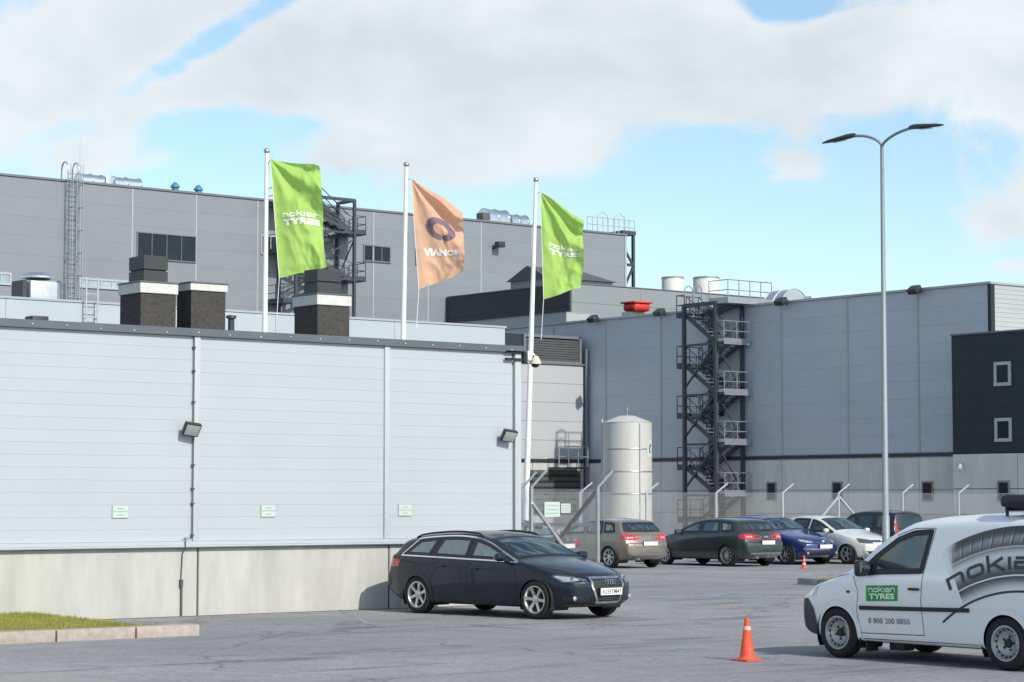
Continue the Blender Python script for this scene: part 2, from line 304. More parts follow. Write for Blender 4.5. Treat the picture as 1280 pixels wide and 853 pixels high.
# ------------------------------------------------------------------ mesh helpers
class MB:
    def __init__(s): s.v = []; s.f = []
    def add(s, vs, fs):
        o = len(s.v); s.v += [tuple(q) for q in vs]; s.f += [tuple(i + o for i in f) for f in fs]; return s
    def box(s, x0, x1, y0, y1, z0, z1):
        return s.add([(x0, y0, z0), (x1, y0, z0), (x1, y1, z0), (x0, y1, z0), (x0, y0, z1), (x1, y0, z1), (x1, y1, z1), (x0, y1, z1)],
                     [(0, 3, 2, 1), (4, 5, 6, 7), (0, 1, 5, 4), (1, 2, 6, 5), (2, 3, 7, 6), (3, 0, 4, 7)])
    def cbox(s, c, d, b=0.0):
        x0, x1 = c[0] - d[0] / 2, c[0] + d[0] / 2; y0, y1 = c[1] - d[1] / 2, c[1] + d[1] / 2; z0, z1 = c[2] - d[2] / 2, c[2] + d[2] / 2
        if not b: return s.box(x0, x1, y0, y1, z0, z1)
        bm = bmesh.new(); bmesh.ops.create_cube(bm, size=1)
        for v in bm.verts: v.co = Vector((c[0] + v.co.x * d[0], c[1] + v.co.y * d[1], c[2] + v.co.z * d[2]))
        bmesh.ops.bevel(bm, geom=list(bm.edges), offset=b, segments=2, affect='EDGES', profile=.6)
        bm.verts.index_update(); s.add([v.co[:] for v in bm.verts], [[v.index for v in f.verts] for f in bm.faces]); bm.free(); return s
    def bar(s, p, q, w, h=None, up=(0, 0, 1)):
        p = Vector(p); q = Vector(q); d = (q - p)
        if d.length < 1e-6: return s
        d.normalize(); u = Vector(up)
        if abs(d.dot(u)) > .98: u = Vector((0, 1, 0))
        a = d.cross(u).normalized(); b = a.cross(d).normalized(); h = h or w
        vs = [e + a * (sx * w / 2) + b * (sy * h / 2) for e in (p, q) for sx, sy in ((-1, -1), (1, -1), (1, 1), (-1, 1))]
        return s.add(vs, [(3, 2, 1, 0), (4, 5, 6, 7), (0, 1, 5, 4), (1, 2, 6, 5), (2, 3, 7, 6), (3, 0, 4, 7)])
    def path(s, pts, r, n=8, closed=False):
        pts = [Vector(p) for p in pts]; m = len(pts); rings = []; rr = r if isinstance(r, (list, tuple)) else [r] * m
        pa = None
        for i in range(m):
            if closed: d = pts[(i + 1) % m] - pts[i - 1]
            else: d = pts[min(i + 1, m - 1)] - pts[max(i - 1, 0)]
            d.normalize()
            if pa is None: pa = d.cross(Vector((0, 0, 1)) if abs(d.z) < .9 else Vector((1, 0, 0))).normalized()
            pa = (pa - d * pa.dot(d)).normalized(); b = d.cross(pa)
            rings.append([pts[i] + pa * (rr[i] * math.cos(2 * math.pi * k / n)) + b * (rr[i] * math.sin(2 * math.pi * k / n)) for k in range(n)])
        o = []; fs = []
        for ring in rings: o += ring
        for i in range(m if closed else m - 1):
            j = (i + 1) % m
            for k in range(n): fs.append((i * n + k, i * n + (k + 1) % n, j * n + (k + 1) % n, j * n + k))
        if not closed: fs += [tuple(reversed(range(n))), tuple((m - 1) * n + k for k in range(n))]
        return s.add(o, fs)
    def tube(s, p, q, r, n=8, r2=None): return s.path([p, q], [r, r2 if r2 is not None else r], n)
    def lathe(s, prof, c=(0, 0, 0), n=24, axis='z', a0=0, a1=2 * math.pi, cap=False):
        full = abs(a1 - a0 - 2 * math.pi) < 1e-6; m = n if full else n + 1; vs = []; fs = []
        for i in range(m):
            a = a0 + (a1 - a0) * i / n; ca, sa = math.cos(a), math.sin(a)
            for (r, h) in prof:
                if axis == 'z': p = (r * ca, r * sa, h)
                elif axis == 'y': p = (r * ca, h, r * sa)
                else: p = (h, r * ca, r * sa)
                vs.append((p[0] + c[0], p[1] + c[1], p[2] + c[2]))
        k = len(prof)
        for i in range(n):
            j = (i + 1) % m
            for t in range(k - 1): fs.append((i * k + t, j * k + t, j * k + t + 1, i * k + t + 1))
        if not full and cap: fs += [tuple(range(k)), tuple(reversed(range((m - 1) * k, m * k)))]
        return s.add(vs, fs)
    def prism(s, poly, z0, z1):
        n = len(poly)
        return s.add([(x, y, z0) for x, y in poly] + [(x, y, z1) for x, y in poly],
                     [tuple(reversed(range(n))), tuple(range(n, 2 * n))] + [(i, (i + 1) % n, n + (i + 1) % n, n + i) for i in range(n)])
    def mesh(s, name, m, smooth=None):
        me = bpy.data.meshes.new(name); me.from_pydata(s.v, [], s.f); me.materials.append(MATS[m] if isinstance(m, str) else m)
        bm = bmesh.new(); bm.from_mesh(me); bmesh.ops.remove_doubles(bm, verts=bm.verts, dist=1e-5); bmesh.ops.recalc_face_normals(bm, faces=bm.faces); bm.to_mesh(me); bm.free()
        if smooth:
            me.polygons.foreach_set('use_smooth', [True] * len(me.polygons)); me.set_sharp_from_angle(angle=rad(smooth))
        return me
WL = {}
def obj(name, me, parent=None, loc=None, rz=0.0):
    """a mesh whose coordinates are world (or root-local when the root is rotated) unless loc is given"""
    o = bpy.data.objects.new(name, me); COL.objects.link(o)
    base = WL.get(parent.name, Vector((0, 0, 0))) if parent else Vector((0, 0, 0))
    w = Vector(loc) if loc is not None else Vector((0, 0, 0))
    if parent: o.parent = parent
    o.location = w - base; o.rotation_euler = (0, 0, rz); WL[o.name] = w
    return o
def tag(o, label, cat, group=None):
    o['label'] = label; o['category'] = cat
    if group: o['group'] = group
    return o
def struct(o): o['kind'] = 'structure'; return o
def thing(name, label, cat, loc=(0, 0, 0), rz=0.0, group=None):
    o = bpy.data.objects.new(name, None); COL.objects.link(o); o.empty_display_size = .3
    o.location = loc; o.rotation_euler = (0, 0, rz)
    WL[o.name] = Vector(loc) if rz == 0 else Vector((0, 0, 0))
    return tag(o, label, cat, group)
def P(parent, name, mb, m, smooth=None, **k): return obj(name, mb.mesh(name, m, smooth), parent, **k)
PCACHE = {}
def panel_mesh(w, h, t, m, c=.008, cb=None):
    cb = c if cb is None else cb; key = (round(w, 3), round(h, 3), t, m)
    if key not in PCACHE:
        x0, x1 = 0, w; b = MB()
        b.add([(0, 0, 0), (w, 0, 0), (w, 0, h), (0, 0, h), (0, -t + c, 0), (w, -t + c, 0), (w, -t + c, h), (0, -t + c, h), (c, -t, cb), (w - c, -t, cb), (w - c, -t, h - c), (c, -t, h - c)],
              [(8, 9, 10, 11), (4, 5, 9, 8), (5, 6, 10, 9), (6, 7, 11, 10), (7, 4, 8, 11), (0, 1, 5, 4), (1, 2, 6, 5), (2, 3, 7, 6), (3, 0, 4, 7)])
        PCACHE[key] = b.mesh('panel', m)
    return PCACHE[key]
def facade(parent, axis, plane, edges, rows, m, t=.05, gap=.012, name='panel', skip=None, c=.008):
    """panels proud of a wall plane: axis 'A' faces -Y (edges along X), 'B' faces -X (edges along Y)"""
    for i in range(len(edges) - 1):
        for j in range(len(rows) - 1):
            a0, a1 = edges[i] + gap / 2, edges[i + 1] - gap / 2; z0, z1 = rows[j] + gap / 2, rows[j + 1] - gap / 2
            if skip and skip(i, j): continue
            me = panel_mesh(a1 - a0, z1 - z0, t, m, c)
            if axis == 'A': obj(name, me, parent, loc=(a0, plane, z0))
            else: obj(name, me, parent, loc=(plane, a1, z0), rz=-math.pi / 2)
def lin(a, b, n): return [a + (b - a) * i / n for i in range(n + 1)]
def window(parent, axis, plane, a0, a1, z0, z1, fm='win_frame', gm='win_glass', fw=.08, proud=.06, mull=0, trans=None, glass_proud=.02):
    """frame ring with a pane set back in it, standing on a facade"""
    f = MB(); g = MB()
    def bx(mb, p0, p1, q0, q1, d0, d1):
        if axis == 'A': mb.box(p0, p1, plane - d1, plane - d0, q0, q1)
        else: mb.box(plane - d1, plane - d0, p0, p1, q0, q1)
    bx(f, a0, a1, z1 - fw, z1, 0, proud); bx(f, a0, a1, z0, z0 + fw, 0, proud + .03)
    bx(f, a0, a0 + fw, z0 + fw, z1 - fw, 0, proud); bx(f, a1 - fw, a1, z0 + fw, z1 - fw, 0, proud)
    for k in range(1, mull + 1):
        c = a0 + (a1 - a0) * k / (mull + 1); bx(f, c - fw * .3, c + fw * .3, z0 + fw, z1 - fw, 0, proud - .006)
    if trans: bx(f, a0 + fw, a1 - fw, trans - fw * .3, trans + fw * .3, 0, proud - .009)
    fo = P(parent, 'window', f, fm)
    n = mull + 1
    for k in range(n):
        p0 = a0 + (a1 - a0) * k / n + fw * .25; p1 = a0 + (a1 - a0) * (k + 1) / n - fw * .25; g = MB()
        bx(g, p0, p1, z0 + fw * .5, z1 - fw * .5, 0.002, glass_proud); P(fo, 'pane', g, gm)
    return fo

# ------------------------------------------------------------------ ground
def sheet(name, poly, z, m):
    b = MB(); b.add([(x, y, z) for x, y in poly], [tuple(range(len(poly)))]); me = b.mesh(name, m)
    return struct(obj(name, me))
sheet('ground', [(-900, -900), (1500, -900), (1500, 1500), (-900, 1500)], 0, 'asphalt')
WU0_ = 2.0; WV = 33.2                                                    # plane of the white wall
def strip(px0, px1, w, m, name='road_marking'):
    a = onG(*px0); b = onG(*px1); d = (b - a).normalized(); n = Vector((-d.y, d.x, 0)) * (w / 2)
    return sheet(name, [(p.x, p.y) for p in (a - n, b - n, b + n, a + n)], .004, m)
strip((812, 724), (1003, 730.5), .13, 'paint_line')
strip((830, 716), (1000, 719), .10, 'paint_worn')
for k, px in enumerate([(742, 711), (836, 708.5), (931, 711), (1003, 709), (1090, 707)]):        # bay lines between the parked cars
    p = onG(*px); sheet('parking_line', [(p.x - .06, p.y - 1.0), (p.x + .06, p.y - 1.0), (p.x + .06, p.y + 5), (p.x - .06, p.y + 5)], .004, 'paint_line')
strip((724, 716), (800, 712.5), .14, 'paint_line')
a = onG(806, 748); b = onG(922, 741)
sheet('road_marking', [(a.x, a.y - .25), (a.x + 1.6, a.y - .35), (b.x, b.y - .15), (b.x, b.y + .12), (a.x + 1.6, a.y + .1), (a.x, a.y + .1)], .004, 'paint_blue')
strip((424, 762), (462, 781), .09, 'paint_worn')
strip((0, 846), (110, 857), 1.1, 'patch_pale', 'concrete_apron')

# kerb and grass on the left
KV = onG(150, 799).y; KU = onG(255, 795).x
kerb = thing('kerb', 'row of worn reddish granite kerbstones edging the grass strip by the white wall', 'kerb', (KU, KV, 0))
us = [KU, KU - 1.05, KU - 2.3, KU - 3.55, KU - 4.8, KU - 6.05, KU - 7.3, KU - 8.55]
for i in range(len(us) - 1):
    b = MB(); b.cbox(((us[i] + us[i + 1]) / 2, KV + .15, .07 + R.uniform(-.004, .004)), (us[i] - us[i + 1] - .025, .30, .18), .018)
    o = P(kerb, 'kerbstone', b, 'granite', 40)
sheet('gutter', [(WU0_, WV - .16), (26.3, WV - .16), (26.3, WV + .05), (WU0_, WV + .05)], .004, 'grit')
gx1 = KU - .06; gx0 = KU - 9; gy0 = KV + .30; gy1 = WV - .02
def smooth_edge(q): q = max(0, min(1, q)); return q * q * (3 - 2 * q)
b = MB(); nx, ny = 90, 20
for i in range(nx + 1):
    for j in range(ny + 1):
        x = gx0 + (gx1 - gx0) * i / nx; y = gy0 + (gy1 - gy0) * j / ny
        ed = smooth_edge((gx1 - x) / .3); b.v.append((x, y, -.01 + ed * (.11 + .05 * (j / ny) + .03 * noise.noise((x, y, 0)))))
for i in range(nx):
    for j in range(ny): b.f.append((i * (ny + 1) + j, (i + 1) * (ny + 1) + j, (i + 1) * (ny + 1) + j + 1, i * (ny + 1) + j + 1))
struct(P(None, 'verge', b, 'grass_soil', 60))
def grass_patch(x0, x1, y0, y1, z, n, label):
    b = MB()
    for _ in range(n):
        x = R.uniform(x0, x1); y = R.uniform(y0, y1); h = R.uniform(.012, .04) * (2.2 if R.random() < .03 else 1); a = R.uniform(0, 6.28); w = .006
        dx, dy = math.cos(a) * w, math.sin(a) * w; lx, ly = R.uniform(-.03, .03), R.uniform(-.03, .03)
        zz = (z + .05 * (y - y0) / max(.01, (WV - y0)) + .01) * smooth_edge((x1 - x) / .3) if z < .12 else z
        b.add([(x - dx, y - dy, zz - .02), (x + dx, y + dy, zz - .02), (x + lx, y + ly, zz + h)], [(0, 1, 2)])
    o = P(None, 'grass', b, 'grass'); o['kind'] = 'stuff'; o['label'] = label; o['category'] = 'grass'; return o
grass_patch(gx0 + 3, gx1, gy0, gy1, .10, 22000, 'short yellow green grass on the verge behind the granite kerb')

# ------------------------------------------------------------------ white building
WU0 = 2.0; WU1 = onA(650, 560, WV).x; WTOP = onA(0, 398, WV).z; PL = onA(300, 683, WV).z; WD = 11.5
wb = thing('warehouse', 'low white panelled building on a concrete base with dark roof edge', 'building', (WU0, WV, 0))
P(wb, 'wall', MB().box(WU0, WU1 - .03, WV + .05, WV + WD, 0.0, WTOP - .25), 'white_back')
seams = [onA(245, 550, WV).x, onA(483, 550, WV).x]; step = seams[1] - seams[0]
edges = [seams[0] - k * step for k in (4, 3, 2, 1)] + seams + [WU1 - .14]
edges = [e for e in edges if e > WU0]
zr = lin(PL + .10, WTOP - .13, 17)
for i in range(len(edges) - 1):
    for j in range(17):
        me = panel_mesh(round(edges[i + 1] - edges[i] - .10, 3), zr[1] - zr[0] - .0004, .045, 'white_panel', .0045, .0006)
        obj('panel', me, wb, loc=(edges[i] + .05, WV + .05, zr[j] + .0002))
for e in edges[:-1]:
    P(wb, 'cover_strip', MB().cbox((e, WV + .012, (zr[0] + zr[-1]) / 2), (.115, .09, zr[-1] - zr[0]), .006), 'white_strip', 40)
P(wb, 'corner_trim', MB().cbox((WU1 - .065, WV + .03, (zr[0] + zr[-1]) / 2), (.15, .13, zr[-1] - zr[0]), .02), 'white_strip', 40)
b = MB(); b.box(WU0, WU1 + .02, WV - .075, WV + .10, PL + .035, PL + .097); b.box(WU0, WU1 + .025, WV - .09, WV + .09, PL + .004, PL + .032); P(wb, 'drip_flashing', b, 'white_strip')
P(wb, 'drip_edge', MB().box(WU0, WU1 + .02, WV - .10, WV + .08, PL - .012, PL + .003), 'flash_grey')
# parapet flashing, one run per side, with fixings
b = MB(); b.box(WU0, WU1 + .06, WV - .07, WV + .20, WTOP - .128, WTOP); b.box(WU1 - .2, WU1 + .06, WV + .203, WV + WD, WTOP - .128, WTOP - .003); b.box(WU0, WU1 - .203, WV + WD - .25, WV + WD, WTOP - .13, WTOP - .002)
P(wb, 'roof_edge', b, 'flash_grey')
for k in range(26):
    u = WU1 - .25 - k * .62
    if u > WU0: P(wb, 'fixing', MB().lathe([(0, -.012), (.016, -.008), (.02, 0)], (u, WV - .071, WTOP - .075 + R.uniform(-.02, .02)), 8, 'y'), 'galv', 60)
P(wb, 'roof', MB().box(WU0 + .05, WU1 - .25, WV + .22, WV + WD - .26, WTOP - .36, WTOP - .22), 'roof_membrane')
# concrete base slabs
cj = [onA(247, 720, WV).x, onA(486, 720, WV).x]; cs = cj[1] - cj[0]
ce = [cj[0] - k * cs for k in (4, 3, 2, 1)] + cj + [WU1 - .01]; ce = [e for e in ce if e > WU0 - 1]
for i in range(len(ce) - 1):
    me = panel_mesh(round(ce[i + 1] - ce[i] - .035, 3), PL + .25, .07, 'concrete', .012); obj('concrete_slab', me, wb, loc=(ce[i] + .0175, WV + .06, -.26))
P(wb, 'base_joint', MB().box(WU0, WU1 - .03, WV + .012, WV + .049, 0, PL - .02), 'joint_dark')
P(wb, 'side_base', MB().box(WU1 - .028, WU1, WV + .07, WV + WD, -.2, PL - .013), 'concrete')
P(wb, 'side_wall', MB().box(WU1 - .028, WU1, WV + .10, WV + WD, PL, WTOP - .13), 'white_panel')
# conduit with clips, cable drop to the ground
cu = onA(240.5, 550, WV).x
b = MB(); b.path([(cu, WV - .03, WTOP - .02), (cu, WV - .03, PL + .16), (cu - .16, WV - .03, PL + .15), (cu - .17, WV - .10, PL + .12), (cu - .175, WV - .11, PL - .02), (cu - .19, WV - .03, PL - .12), (cu - .215, WV - .03, .55), (cu - .20, WV - .03, 0)], .009, 6)
for z in (4.55, 4.15, 3.62, 2.55, 2.15, 1.9, PL + .2): b.cbox((cu, WV - .03, z), (.05, .05, .025))
b.cbox((cu - .215, WV - .045, .56), (.05, .05, .12)); b.path([(cu - .2, WV - .03, .5), (cu - .2, WV - .03, 0)], .019, 8)
tag(P(None, 'conduit', b, 'unit_dark', 40), 'thin cable conduit clipped to a seam of the white wall', 'conduit')
# floodlights on the white wall
def wall_lamp(px, py, label, tilt_x):
    c = onA(px, py, WV); t = thing('floodlight', label, 'floodlight', (c.x, WV, c.z))
    # flat rectangular head tilted down and turned to the right, dark rim with a pale glass
    M4 = Matrix.Translation((c.x, WV - .17, c.z)) @ Matrix.Rotation(rad(-8), 4, 'Z') @ Matrix.Rotation(rad(32), 4, 'X') @ Matrix.Rotation(rad(8), 4, 'Y')
    def tm(mb): mb.v = [tuple(M4 @ Vector(p)) for p in mb.v]; return mb
    b = MB(); b.cbox((0, 0, 0), (.30, .085, .24), .02); P(t, 'housing', tm(b), 'lamp_black', 40)
    g = MB(); g.cbox((0, -.045, 0), (.25, .012, .19), .004); P(t, 'lens', tm(g), 'lens_grey', 40)
    k = MB(); k.bar((c.x, WV + .03, c.z - .02), (c.x, WV - .15, c.z - .02), .05, .08); P(t, 'bracket', k, 'lamp_black')
wall_lamp(233, 537, 'dark floodlight on the white wall beside the cable conduit', 0)
wall_lamp(629, 545, 'dark floodlight on the white wall near its right corner, below the camera bracket', 0)
def notice(px, py, label):
    c = onA(px, py, WV); t = thing('notice', label, 'sign', (c.x, WV, c.z), 0, 'notices on the white wall')
    P(t, 'rim', MB().box(c.x - .15, c.x + .15, WV - .012, WV + .006, c.z - .105, c.z + .105), 'sign_rim')
    for dz, h in ((.053, .085), (-.053, .085)):
        pl = P(t, 'plate', MB().box(c.x - .14, c.x + .14, WV - .017, WV - .011, c.z + dz - h / 2, c.z + dz + h / 2), 'sign_white')
        P(pl, 'print', MB().box(c.x - .06, c.x + .06, WV - .0185, WV - .0165, c.z + dz - .008, c.z + dz + .010), 'sign_text')
notice(150, 640, 'small white notice with green rim on the wall left of the cable conduit')
notice(335, 639, 'small white notice with green rim in the middle bay of the white wall')
notice(506, 638, 'small white notice with green rim on the wall above the dark estate car')
# dome camera on a bracket at the corner
c = onA(650, 446, WV)
t = thing('security_camera', 'cream dome camera on a black bracket at the corner of the white building', 'camera', (WU1, WV, c.z))
b = MB()
for dz in (.075, -.06): b.bar((WU1 - .40, WV - .055, c.z + dz), (WU1 + .09, WV - .055, c.z + dz), .03, .045)
b.box(WU1 + .03, WU1 + .10, WV - .09, WV - .02, c.z - .12, c.z + .10); P(t, 'bracket', b, 'plastic_black')
P(t, 'junction_box', MB().cbox((WU1 + .14, WV - .08, c.z + .02), (.09, .11, .17), .01), 'pole_white', 40)
dm = onD(669, 452, (WU1 + .4) * FW.x + WV * FW.y); dm = Vector((dm.x, dm.y, dm.z))
b = MB(); b.path([(WU1 + .17, WV - .08, c.z + .02), (WU1 + .25, WV - .09, c.z + .06), (dm.x - .02, dm.y - .01, dm.z + .10), (dm.x, dm.y, dm.z + .085)], .02, 8); P(t, 'arm', b, 'pole_white', 60)
P(t, 'dome', MB().lathe([(.0, .11), (.05, .105), (.09, .05), (.115, -.035), (.12, -.05), (.095, -.052)], dm, 20), 'dome_cream', 60)
P(t, 'lens_bubble', MB().lathe([(.08, -.05), (.075, -.08), (.05, -.11), (0, -.12)], dm, 16), 'plastic_black', 60)

# roof ventilation shafts
def shaft(px_l, px_c, px_r, py_cap_t, py_cap_b, dv, label, box=None):
    v0 = WV + dv; u0 = onA(px_c, 380, v0).x; u1 = onA(px_r, 380, v0).x; v1 = onB(px_l, 380, u0).y
    z1 = onA(px_c, py_cap_b, v0).z; z2 = onA(px_c, py_cap_t, v0).z; z0 = WTOP - .22
    t = thing('ventilation_shaft', label, 'ventilation shaft', (u0, v0, z0))
    P(t, 'casing', MB().cbox(((u0 + u1) / 2, (v0 + v1) / 2, (z0 + z1) / 2), (u1 - u0, v1 - v0, z1 - z0), .01), 'shaft_stone')
    P(t, 'cap', MB().cbox(((u0 + u1) / 2, (v0 + v1) / 2, (z1 + z2) / 2 + .002), (u1 - u0 + .06, v1 - v0 + .06, z2 - z1), .012), 'cap_pale')
    P(t, 'cap_edge', MB().cbox(((u0 + u1) / 2, (v0 + v1) / 2, z2 + .018), (u1 - u0 + .09, v1 - v0 + .09, .03), .006), 'flash_grey')
    if box:
        bl, bc, br, bt, bm_ = box; vb = v0 + .08; a0 = onA(bc, 340, vb).x; a1 = onA(br, 340, vb).x; b1 = onB(bl, 340, a0).y; zt = onA(bc, bt, vb).z; zb = z2 + .045
        zm = onA(bc, bm_, vb).z
        lo = P(t, 'louvre_box', MB().cbox(((a0 + a1) / 2, (vb + b1) / 2, (zb + zm - .012) / 2), (a1 - a0, b1 - vb, zm - .012 - zb), .01), 'louvre_dark')
        P(t, 'louvre_box', MB().cbox(((a0 + a1) / 2, (vb + b1) / 2, (zt + zm + .012) / 2), (a1 - a0, b1 - vb, zt - zm - .012), .01), 'louvre_dark')
        P(t, 'louvre_core', MB().box(a0 + .03, a1 - .03, vb + .03, b1 - .03, z2 + .03, zt - .03), 'plastic_black')
        for k in range(7):
            z = zb + .05 + (zt - zb - .1) * k / 6
            P(t, 'slat', MB().bar((a0 - .001, vb + .02, z), (a0 - .001, b1 - .02, z), .012, .03), 'louvre_dark')
shaft(150, 176, 220, 353, 366, 3.2, 'dark rough ventilation shaft with pale cap and tall louvre box, paired with a bare shaft', (161, 180, 210, 319, 337))
shaft(221, 239, 282, 354, 363, 3.2, 'dark rough ventilation shaft with a bare pale cap and no louvre box')
shaft(368, 397, 437, 368, 381, 3.6, 'dark rough ventilation shaft with louvre box standing alone between two flagpoles', (380, 397, 427, 336, 352))
b = MB(); c = onA(289, 402, WV + 2.5); b.lathe([(0, .12), (.09, .11), (.1, .06), (.06, .05), (.06, -.4)], c, 14); tag(P(None, 'roof_cowl', b, 'louvre_dark', 40), 'small round dark roof cowl right of the paired ventilation shafts', 'roof vent')
b = MB(); c = onA(46, 392, WV + 1.2); b.cbox((c.x, c.y, c.z - .20), (.30, .3, .30), .02); tag(P(None, 'roof_hatch', b, 'louvre_dark', 40), 'small dark hatch lying on the white building roof at its parapet', 'hatch')

# ------------------------------------------------------------------ middle parapet building behind the flags
MV = 78.4; MU1 = onA(632, 410, MV).x; MT = onA(632, 408, MV).z
mb_ = thing('parapet_building', 'pale flat roofed building whose parapet runs behind the flagpoles', 'building', (20, MV, 0))
P(mb_, 'wall', MB().box(18, MU1 - .02, MV + .06, MV + 17, 0, MT - .06), 'light_panel')
me_ = [MU1 - .02 - 6.05 * k for k in range(8)][::-1]
facade(mb_, 'A', MV + .06, me_, [0, 1.5, 3, 4.5, 6, 7.2, 8.4, MT - .09], 'light_panel')
P(mb_, 'roof_edge', MB().box(18, MU1 + .03, MV - .03, MV + .3, MT - .085, MT), 'seam_pale')
P(mb_, 'side_wall', MB().box(MU1 - .018, MU1 + .01, MV + .31, MV + 17, 0, MT - .002), 'light_panel')
# short ladder over the parapet
def ladder(name, label, axis_v, uc, z0, z1, w, cage, m='galv', hoops=False):
    t = thing(name, label, 'ladder', (uc, axis_v, z0))
    for s in (-1, 1):
        P(t, 'rail', MB().path([(uc + s * w / 2, axis_v - .25, z0), (uc + s * w / 2, axis_v - .25, z1)], .034, 6), m)
        if hoops: P(t, 'grab_hoop', MB().path([(uc + s * w / 2, axis_v - .25, z1)] + [(uc + s * w / 2, axis_v - .25 + .55 * (1 - math.cos(a)) / 2 * 1.6, z1 + .55 * math.sin(a) + .0) for a in lin(0.2, 3.0, 8)] + [(uc + s * w / 2, axis_v + .62, z1 - .6)], .045, 6), m, 60)
    b = MB(); n = int((z1 - z0) / .3)
    for k in range(n): z = z0 + .15 + k * .3; b.tube((uc - w / 2, axis_v - .25, z), (uc + w / 2, axis_v - .25, z), .022, 5)
    P(t, 'rungs', b, m)
    if cage:
        b = MB()
        for k in range(int((z1 - z0 - 2) / 1.4) + 1):
            z = z0 + 2 + 1.4 * k; P(t, 'cage_hoop', MB().path([(uc - w / 2, axis_v - .25, z)] + [(uc + .42 * math.sin(a) * 1.0, axis_v - .45 - .42 * (1 + math.cos(a)) / 1.6, z) for a in lin(-2.2, 2.2, 10)] + [(uc + w / 2, axis_v - .25, z)], .03, 5), m, 60)
        for a in lin(-1.6, 1.6, 5): b.bar((uc + .42 * math.sin(a), axis_v - .45 - .42 * (1 + math.cos(a)) / 1.6, z0 + 2), (uc + .42 * math.sin(a), axis_v - .45 - .42 * (1 + math.cos(a)) / 1.6, z1 + .3), .035, .035)
        P(t, 'cage_bars', b, m)
    for k in range(int((z1 - z0) / 2.5)):
        z = z0 + 1 + 2.5 * k; b = MB(); [b.bar((uc + s * w / 2, axis_v - .25, z), (uc + s * w / 2, axis_v + .0, z), .05) for s in (-1, 1)]; P(t, 'bracket', b, m)
    return t
c = onA(111, 395, MV); ladder('roof_ladder', 'short grey ladder rising over the pale parapet beside the paired ventilation shafts', MV, c.x, MT - 1.7, MT + .9, .50, False, 'galv_pale')
b = MB(); c = onA(47, 362, MV + 4); b.cbox((c.x, c.y, c.z - .25), (1.2, 1.2, 1.1), .08); t = thing('roof_unit', 'small grey ventilation unit on the pale parapet roof', 'roof unit', (c.x, c.y, MT - .1))
P(t, 'casing', b, 'galv_pale', 40); b = MB(); b.lathe([(.0, .62), (.5, .6), (.72, .45), (.72, .38), (.5, .36)], (c.x + .0, c.y, c.z + .05), 16); P(t, 'hood', b, 'duct', 50)
P(t, 'intake', MB().box(c.x - .9, c.x - .72, c.y - .5, c.y + .5, c.z - .6, c.z + .3), 'louvre_dark')
for k in range(2): P(t, 'pipe', MB().path([(c.x + .75, c.y - .2 - .2 * k, c.z + .35), (c.x + .95 + .1 * k, c.y - .2 - .2 * k, c.z + .3), (c.x + 1.0 + .1 * k, c.y - .2 - .2 * k, c.z - .9)], .05, 6), 'galv', 60)

# ------------------------------------------------------------------ long grey wall with concrete base
BU = 84.1; BV0 = onB(1240, 450, BU).y; BTOP = 12.28; BBASE = onB(1000, 572, BU).z; BV1 = 111.0
lb = thing('factory_hall', 'long blue grey panelled hall on a concrete base behind the parked cars', 'building', (BU, BV0, 0))
P(lb, 'wall', MB().box(BU + .06, BU + 40, BV0 + .06, BV1, 0, BTOP - .2), 'grey_panel')
sv = [onB(px, 450, BU).y for px in (1148, 1060, 977)]; bs = (sv[2] - sv[0]) / 2
be = [BV0 + .10] + [sv[0] + bs * k for k in range(9)]; be = [e for e in be if e < BV1 - 1] + [BV1]
br = lin(BBASE + .12, BTOP - .12, 9)
facade(lb, 'B', BU + .06, be, br, 'grey_panel', .055, .003, c=.003)
for e in be[1:-1]: P(lb, 'cover_strip', MB().box(BU - .025, BU + .02, e - .05, e + .05, br[0], br[-1]), 'seam_pale')
P(lb, 'dark_band', MB().box(BU - .06, BU + .05, BV0 + .1, BV1, BBASE - .06, BBASE + .09), 'black_panel')
b = MB(); b.box(BU - .10, BU + .3, BV0 - .06, BV1, BTOP - .11, BTOP); b.box(BU + .303, BU + 40, BV0 - .06, BV0 + .3, BTOP - .112, BTOP - .003); P(lb, 'roof_edge', b, 'seam_pale')
P(lb, 'roof', MB().box(BU + .3, BU + 40, BV0 + .3, BV1, BTOP - .35, BTOP - .2), 'roof_membrane')
P(lb, 'corner_trim', MB().box(BU - .06, BU + .22, BV0 - .04, BV0 + .16, BBASE, BTOP - .113), 'navy_panel')
facade(lb, 'A', BV0 + .06, lin(BU + .24, BU + 30, 5), lin(BBASE + .1, BTOP - .12, 36), 'box_panel', .05, .006, c=.008)
bc_ = [BV0 + .1] + [sv[0] + bs * k + .05 for k in range(9)]; bc_ = [e for e in bc_ if e < BV1 - 1] + [BV1]
facade(lb, 'B', BU + .06, bc_, [-.2, 1.15, 2.36, BBASE - .09], 'concrete_far', .07, .035, 'concrete_slab', c=.015)
for px in (965, 1047, 1160):
    c = onB(px, 616, BU); window(lb, 'B', BU - .01, c.y - .36, c.y + .36, c.z - .42, c.z + .56, 'brown_stain', 'win_glass', .08, .05)
